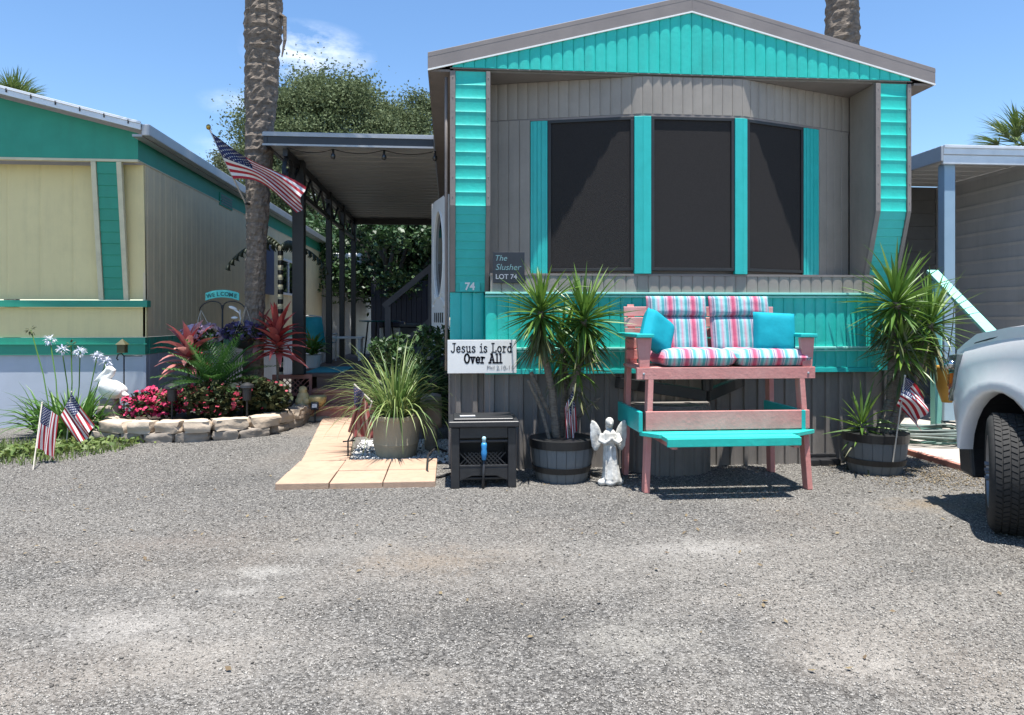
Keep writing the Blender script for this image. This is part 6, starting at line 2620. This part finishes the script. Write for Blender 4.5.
def cushion_mesh(m, o, ex, ey, ez, w_, h_, t_, nx=18, ny=14, puff=1.0, crease=None, power=5):
    """a stuffed pad: grid w_ x h_ in the plane ex,ey, thickness along ez, rounded rim"""
    o, ex, ey, ez = Vector(o), Vector(ex).normalized(), Vector(ey).normalized(), Vector(ez).normalized()
    top, bot = [], []
    for j in range(ny + 1):
        for i in range(nx + 1):
            u, v = -1 + 2 * i / nx, -1 + 2 * j / ny
            e = max(0, 1 - abs(u) ** power) ** .5 * max(0, 1 - abs(v) ** power) ** .5
            if crease:
                for cz in crease:
                    e *= 1 - .55 * math.exp(-((v - cz) / .10) ** 2)
            wob = .06 * mnoise.noise(Vector((u * 2 + o.x * 7, v * 2, 1.3)))
            th = t_ / 2 * (e + wob * e)
            k = 1 - .03 * (1 - e)
            p = o + ex * u * w_ / 2 * k + ey * v * h_ / 2 * k
            top.append(p + ez * th)
            bot.append(p - ez * th)
    fs = []
    n = (nx + 1) * (ny + 1)
    for j in range(ny):
        for i in range(nx):
            a = j * (nx + 1) + i
            fs.append((a, a + 1, a + nx + 2, a + nx + 1))
            fs.append((n + a + nx + 1, n + a + nx + 2, n + a + 1, n + a))
    m.add(top + bot, fs)


lean = Vector((0, .20, 1)).normalized()
lnn = Vector((0, -1, .20)).normalized()
for k, lab in enumerate(('striped bench cushion on the pillow leaning side by the angel', 'striped bench cushion on the side nearest the truck')):
    pa, pb_ = ((648, 709), (711, 772))[k]
    ba, bb_ = onY(pa, 310, byb - .2).x, onY(pb_, 310, byb - .2).x
    xc, wd_ = (ba + bb_) / 2, bb_ - ba
    sa, sb_ = [onY(q, 358, byf + .06).x for q in ((659, 735), (733, 808))[k]]
    t = thing('striped_cushion', lab, 'cushion', (xc, byf + .25, SEAT), 'striped cushions on the bench')
    m = MB()
    cushion_mesh(m, ((sa + sb_) / 2, byf + .22, SEAT + .075), (1, 0, 0), (0, 1, 0), (0, 0, 1), sb_ - sa, .50, .145, power=9)
    m.build('seat_pad', STRIPE, t, smooth=True)
    m = MB()
    cushion_mesh(m, Vector((xc, byb - .20, SEAT + .11)) + lean * .15, (1, 0, 0), lean, lnn, wd_, .34, .12)
    m.build('back_pad', STRIPE, t, smooth=True)
    m = MB()
    cushion_mesh(m, Vector((xc, byb - .215, SEAT + .11)) + lean * .40, (1, 0, 0), lean, lnn, wd_ + .01, .19, .13)
    m.build('head_roll', STRIPE, t, smooth=True)


def pillow(label, c, rot, sz=.34):
    m = MB()
    cushion_mesh(m, (0, 0, 0), (1, 0, 0), (0, 0, 1), (0, -1, 0), sz, sz, .15, 16, 16)
    m.v = [tuple(Vector(c) + rot @ Vector(p)) for p in m.v]
    tag(m.build('throw_pillow', PILLOWM, None, smooth=True), label, 'pillow', 'turquoise pillows on the bench')


pillow('turquoise pillow slumped diagonally at the angel end of the bench', onY(657, 333, byf + .2), Matrix.Rotation(R(28), 3, 'Z') @ Matrix.Rotation(R(30), 3, 'Y') @ Matrix.Rotation(R(-14), 3, 'X'), .33)
pillow('turquoise pillow sitting upright at the truck end of the bench', onY(774, 333, byf + .16), Matrix.Rotation(R(-6), 3, 'Z') @ Matrix.Rotation(R(3), 3, 'Y') @ Matrix.Rotation(R(-12), 3, 'X'), .36)

# ------------------------------------------------------------------ pickup truck (nose towards the house)
TH = R(90 - 8)                                     # heading angle from +X
fu = Vector((math.cos(TH), math.sin(TH), 0))        # forward
le_ = Vector((-fu.y, fu.x, 0))                      # left (towards the camera side)
T0 = Vector((3.61, 4.42, 0))                        # outer contact of the front left wheel
trk = thing('pickup_truck', 'silver pickup truck parked nose in beside the yucca', 'pickup truck', T0)


def tp_(u, v, z):
    return T0 + fu * u + le_ * v + Vector((0, 0, z + max(0, z - .45) * .11))


WR = .385


def side_profile():
    pts = []
    # clockwise along top from nose to tail, then along the bottom with wheel arches
    top = [(.90, .62), (.915, .80), (.90, .98), (.84, 1.10), (.72, 1.17), (.4, 1.235), (0, 1.29), (-.45, 1.32)]
    return top


def loft(m, secs, mi=0, cap=True):
    """secs: list of closed rings (same length)"""
    n = len(secs[0])
    vs = [p for s in secs for p in s]
    fs = []
    for i in range(len(secs) - 1):
        for j in range(n):
            j2 = (j + 1) % n
            fs.append((i * n + j, i * n + j2, (i + 1) * n + j2, (i + 1) * n + j))
    if cap:
        fs.append(tuple(range(n - 1, -1, -1)))
        fs.append(tuple(range((len(secs) - 1) * n, len(secs) * n)))
    m.add(vs, fs, mi)


BW = 1.98
# hood and nose: cross-sections across the width (v), each a profile in (u,z)
m = MB()
secs = []
for k in range(13):
    t = k / 12
    v = -.03 - (BW - .06) * t
    e = abs(2 * t - 1)
    rnd_ = .0 if e < .5 else ((e - .5) / .5) ** 2
    nose = .86 - .16 * rnd_
    lift = -.045 * ((e - .35) / .65) ** 2 if e > .35 else 0
    bulge = .02 if e < .55 else 0
    zt = [(nose - .03, 1.08), (nose - .07, 1.135), (nose - .2, 1.185), (.35, 1.25), (0, 1.295), (-.5, 1.33), (-.55, 1.2), (nose - .12, 1.05)]
    def vv_(u):
        i_ = .03 + max(0, u - .5) ** 2 * 1.15
        return -i_ - (BW - 2 * i_) * t
    secs.append([tp_(u, vv_(u), z + lift + bulge) for u, z in zt])
loft(m, secs)
m.build('hood', SILVER, trk, smooth=False, angle=40)
# left and right fenders: outer skin with arch, extruded inwards
for side in (0, 1):
    v0 = 0.0 if side == 0 else -BW
    vin = -1 if side == 0 else 1
    m = MB()
    arch = []
    AR = .44
    for k in range(15):
        a = R(4) + (math.pi + R(8)) * k / 14
        arch.append((AR * math.cos(a), WR + .045 + AR * math.sin(a)))
    outer = []
    for k, (u, z) in enumerate(arch):
        a = k / 14
        # outer boundary: front edge, hood line, rear edge
        if k < 4:
            ou, oz = [(.62, .60), (.70, .72), (.765, .86), (.78, .98)][k]
        elif k < 11:
            ou, oz = [(.70, 1.07), (.52, 1.115), (.3, 1.155), (.05, 1.195), (-.2, 1.225), (-.45, 1.25), (-.58, 1.26)][k - 4]
        else:
            ou, oz = [(-.60, 1.0), (-.60, .8), (-.60, .62), (-.60, .42)][k - 11]
        outer.append((ou, oz))
    flare = .035
    rows = []
    for (au, az), (ou, oz) in zip(arch, outer):
        row = []
        for q, (t, out) in enumerate(((0, flare), (.06, flare + .012), (.22, flare), (.34, .012), (.6, .0), (.85, -.012), (1, -.05))):
            u, z = au + (ou - au) * t, az + (oz - az) * t
            fr_ = max(0, u - .5)
            row.append(tp_(u, v0 + vin * -(-(-out)) * 1.0 if False else v0 - vin * out + vin * fr_ * fr_ * 1.15, z))
        rows.append(row)
    vs = [p for r_ in rows for p in r_]
    nq = 7
    fs = []
    for i in range(len(rows) - 1):
        for j in range(nq - 1):
            f4 = (i * nq + j, i * nq + j + 1, (i + 1) * nq + j + 1, (i + 1) * nq + j)
            fs.append(f4 if side == 0 else f4[::-1])
    # inner lip of the arch
    o = len(vs)
    vs += [p - le_ * 0 + le_ * vin * .09 for p in [r_[0] for r_ in rows]]
    for i in range(len(rows) - 1):
        f4 = (i * nq, (i + 1) * nq, o + i + 1, o + i)
        fs.append(f4 if side == 0 else f4[::-1])
    m.add(vs, fs)
    fen = m.build('fender', SILVER, trk, smooth=True)
    m = MB()                                         # dark wheel-well liner
    lr = []
    for (u, z) in arch:
        lr.append((u * 1.08, WR + .045 + (z - WR - .045) * 1.08))
    for i in range(len(lr) - 1):
        m.add([tp_(*[lr[i][0], v0 + vin * .03, lr[i][1]]), tp_(lr[i + 1][0], v0 + vin * .03, lr[i + 1][1]), tp_(lr[i + 1][0], v0 + vin * .6, lr[i + 1][1]), tp_(lr[i][0], v0 + vin * .6, lr[i][1])], [(0, 1, 2, 3)])
    m.add([tp_(u, v0 + vin * .6, z) for u, z in lr], [tuple(range(len(lr)))])
    m.build('wheel_well', BLKPL, fen)
    m = MB()                                         # dark shut line between hood and fender
    sl_ = [(.765, 1.0), (.70, 1.075), (.52, 1.12), (.3, 1.16), (.05, 1.20), (-.2, 1.23), (-.45, 1.255), (-.58, 1.26)]
    m.tube([tp_(u, v0 + vin * (.045 + max(0, u - .5) ** 2 * 1.15), z + .004) for u, z in sl_], .0075, 6)
    m.build('shut_line', BLACK, fen)
    m = MB()                                         # splash flap ahead of the wheel
    m.prism([tp_(.50, v0 + vin * .06, .62), tp_(.66, v0 + vin * .06, .60), tp_(.62, v0 + vin * .06, .27), tp_(.45, v0 + vin * .06, .25)], le_ * vin * .5)
    m.build('air_dam', BLKPL, trk, bevel=.02)
    # headlight wrapping the corner
    m = MB()
    fr0 = lambda u: max(0, u - .5) ** 2 * 1.15
    pts = []
    for (u, z) in ((.50, 1.075), (.70, 1.055), (.80, .98), (.80, .80), (.72, .74), (.58, .84)):
        pts.append(tp_(u, v0 + vin * (fr0(u) - .022), z))
    m.prism(pts, le_ * vin * .05 + fu * -.01)
    pts = []
    for (v_, z) in ((.20, 1.035), (.50, 1.06), (.50, .80), (.21, .775)):
        pts.append(tp_(.80 + .05 * (v_ - .2), v0 + vin * v_, z))
    m.prism(pts, fu * .03)
    hl = m.build('headlight', LENS, trk, bevel=.01)
    m = MB()
    m.prism([tp_(.60, v0 + vin * (fr0(.6) - .028), .94), tp_(.72, v0 + vin * (fr0(.72) - .028), .92), tp_(.72, v0 + vin * (fr0(.72) - .028), .84), tp_(.62, v0 + vin * (fr0(.62) - .028), .87)], le_ * vin * .02)
    m.build('marker_lens', AMBER, hl)
    for (u_, z_) in ((.60, 1.0), (.72, .985)):
        m = MB()
        c_ = tp_(u_, v0 + vin * (fr0(u_) - .016), z_)
        m.ell(c_, (.035, .035, .032))
        m.build('reflector', CHROME, hl, smooth=True)
# nose panel, grille
m = MB()
m.prism([tp_(.70, -.2, .58), tp_(.80, -.2, .70), tp_(.82, -.2, 1.06), tp_(.70, -.2, 1.10)], le_ * -(BW - .4))
m.build('nose_panel', SILVER, trk, bevel=.01)
m = MB()
for k in range(4):
    m.prism([tp_(.83, -.52, .76 + k * .08), tp_(.86, -.52, .76 + k * .08), tp_(.86, -.52, .80 + k * .08), tp_(.83, -.52, .80 + k * .08)], le_ * -(BW - 1.04))
m.build('grille', BLKPL, trk, bevel=.005)
# bumper: chrome bar wrapping round the corner
m = MB()
secs = []
for k in range(17):
    t = k / 16
    v = -.14 - (BW - .28) * t
    e = abs(2 * t - 1)
    pull = .22 * max(0, (e - .72) / .28) ** 1.6
    ub = .93 - pull
    ring = [(ub - .06, .44), (ub - .01, .42), (ub + .02, .5), (ub + .02, .62), (ub - .02, .70), (ub - .09, .70), (ub - .1, .5)]
    secs.append([tp_(u, v + (.03 if k == 0 else (-.03 if k == 16 else 0)), z) for u, z in ring])
loft(m, secs)
m.build('bumper', mat('grey_bumper', (.20, .22, .23), (.16, .18, .19), rough=.35, metal=.5), trk, angle=35)


def wheel(u, v, steer, name='wheel'):
    wr = MB()
    ax = Matrix.Rotation(steer, 3, 'Z') @ le_        # outward axis for the left side
    if v < -1:
        ax = -ax
    TW = .27
    c = tp_(u, v, WR) + ax * TW / 2
    fw_ = Vector((-ax.y, ax.x, 0))
    up_ = Vector((0, 0, 1))

    def wp(r, a, w_):
        return c + (fw_ * math.cos(a) + up_ * math.sin(a)) * r + ax * w_
    prof = [(.245, -.02), (.26, -.008), (.30, .0), (.345, -.004), (.37, -.018), (WR - .004, -.04), (WR - .004, -TW + .04), (.37, -TW + .018), (.30, -TW), (.25, -TW + .02)]
    n = 56
    vs, fs = [], []
    for (r, w_) in prof:
        for j in range(n):
            vs.append(wp(r, 2 * math.pi * j / n, w_))
    for i in range(len(prof) - 1):
        for j in range(n):
            j2 = (j + 1) % n
            fs.append((i * n + j, i * n + j2, (i + 1) * n + j2, (i + 1) * n + j))
    wr.add(vs, fs)
    # tread blocks
    for j in range(62):
        a0, a1 = 2 * math.pi * (j + .12) / 62, 2 * math.pi * (j + .88) / 62
        for q in range(5):
            w0, w1 = -.032 - q * .041, -.032 - q * .041 - .033
            sk = .035 * (1 if q % 2 else -1)
            b0 = [wp(WR - .006, a0, w0), wp(WR - .006, a1, w0), wp(WR - .006, a1 + sk, w1), wp(WR - .006, a0 + sk, w1)]
            b1 = [wp(WR + .004, a0, w0), wp(WR + .004, a1, w0), wp(WR + .004, a1 + sk, w1), wp(WR + .004, a0 + sk, w1)]
            wr.add(b0 + b1, [(4, 5, 6, 7), (0, 1, 5, 4), (1, 2, 6, 5), (2, 3, 7, 6), (3, 0, 4, 7)])
    root = thing_part(name, trk, c)
    wr.build('tyre', RUBBER, root, angle=35)
    rm = MB()
    vs, fs = [], []
    rp_ = [(.25, -.02), (.235, -.005), (.225, -.03), (.21, -.05), (.08, -.02), (.0, -.015)]
    n = 30
    for (r, w_) in rp_:
        for j in range(n):
            dish = -.035 if (j % 6 in (0, 1, 2) and .05 < r < .22) else 0
            vs.append(wp(max(r, .001), 2 * math.pi * j / n, w_ + dish))
    for i in range(len(rp_) - 1):
        for j in range(n):
            j2 = (j + 1) % n
            fs.append((i * n + j, i * n + j2, (i + 1) * n + j2, (i + 1) * n + j))
    rm.add(vs, fs)
    for j in range(6):
        a = 2 * math.pi * j / 6
        rm.tube([wp(.055, a, -.02), wp(.055, a, .012)], .011, 6)
    rm.build('rim', mat('grey_wheel_metal', (.24, .24, .25), None, rough=.45, metal=.6), root, angle=40)


def thing_part(name, parent, loc):
    o = bpy.data.objects.new(name, None)
    COL.objects.link(o)
    o.parent = parent
    o.location = Vector(loc) - world_off(parent)
    return o


wheel(0, -.05, R(-28))
wheel(0, -BW + .05, R(-28))
wheel(-3.4, -.15, 0)
wheel(-3.4, -BW + .15, 0)
# underbody
m = MB()
m.prism([tp_(.4, -.55, .35), tp_(-4.4, -.55, .35), tp_(-4.4, -BW + .55, .35), tp_(.4, -BW + .55, .35)], (0, 0, .25))
m.build('chassis', BLACK, trk)
# cab lower body (doors), glasshouse, bed
m = MB()
lo = [(-.60, .42), (-.60, 1.26), (-2.75, 1.27), (-2.75, .42)]
m.prism([tp_(u, 0, z) for u, z in lo], le_ * -BW)
cab = m.build('cab_body', SILVER, trk, bevel=.03, seg=3)
m = MB()
secs = []
for (u0, u1, z, inset) in ((-.5, -2.7, 1.272, .05), (-1.12, -2.5, 1.80, .20), (-1.25, -2.42, 1.86, .24)):
    secs.append([tp_(u0, -inset, z), tp_(u1, -inset, z), tp_(u1, -BW + inset, z), tp_(u0, -BW + inset, z)])
loft(m, secs)
m.build('cab_roof', SILVER, cab, bevel=.03, seg=3)
m = MB()
for s in (0, 1):
    ins = lambda z: .05 + (z - 1.272) / .528 * .15
    vv = (lambda z: -ins(z) + .006) if s == 0 else (lambda z: -BW + ins(z) - .006)
    for ua, ub, uc, ud in ((-.78, -1.55, -1.55, -1.22), (-1.62, -2.55, -2.42, -1.62)):
        m.add([tp_(ua, vv(1.30), 1.30), tp_(ub, vv(1.30), 1.30), tp_(uc, vv(1.74), 1.74), tp_(ud, vv(1.74), 1.74)], [(0, 1, 2, 3)])
ws0, ws1 = [(-.5 - .62 * t + .012, 1.272 + .528 * t) for t in (.08, .9)]
m.add([tp_(ws0[0] + .01, -.14, ws0[1]), tp_(ws1[0] + .01, -.24, ws1[1]), tp_(ws1[0] + .01, -BW + .24, ws1[1]), tp_(ws0[0] + .01, -BW + .14, ws0[1])], [(0, 1, 2, 3)])
m.build('windows', GLASSD, cab)
m = MB()
m.prism([tp_(-2.79, 0, .5), tp_(-2.79, 0, 1.27), tp_(-4.55, 0, 1.27), tp_(-4.55, 0, .5)], le_ * -BW)
bedo = m.build('truck_bed', SILVER, trk, bevel=.02)
m = MB()
for v in (.035,):
    m.ell(tp_(-1.0, .14, 1.36), (.06, .10, .09), rotZ(TH - R(90)))
    m.beam(tp_(-1.05, -.02, 1.30), tp_(-1.02, .1, 1.32), .04, .04)
m.build('wing_mirror', SILVER, trk, smooth=True)
m = MB()
m.beam(tp_(-1.5, .012, 1.12), tp_(-1.7, .012, 1.12), .02, .03)
m.build('door_handle', CHROME, cab)
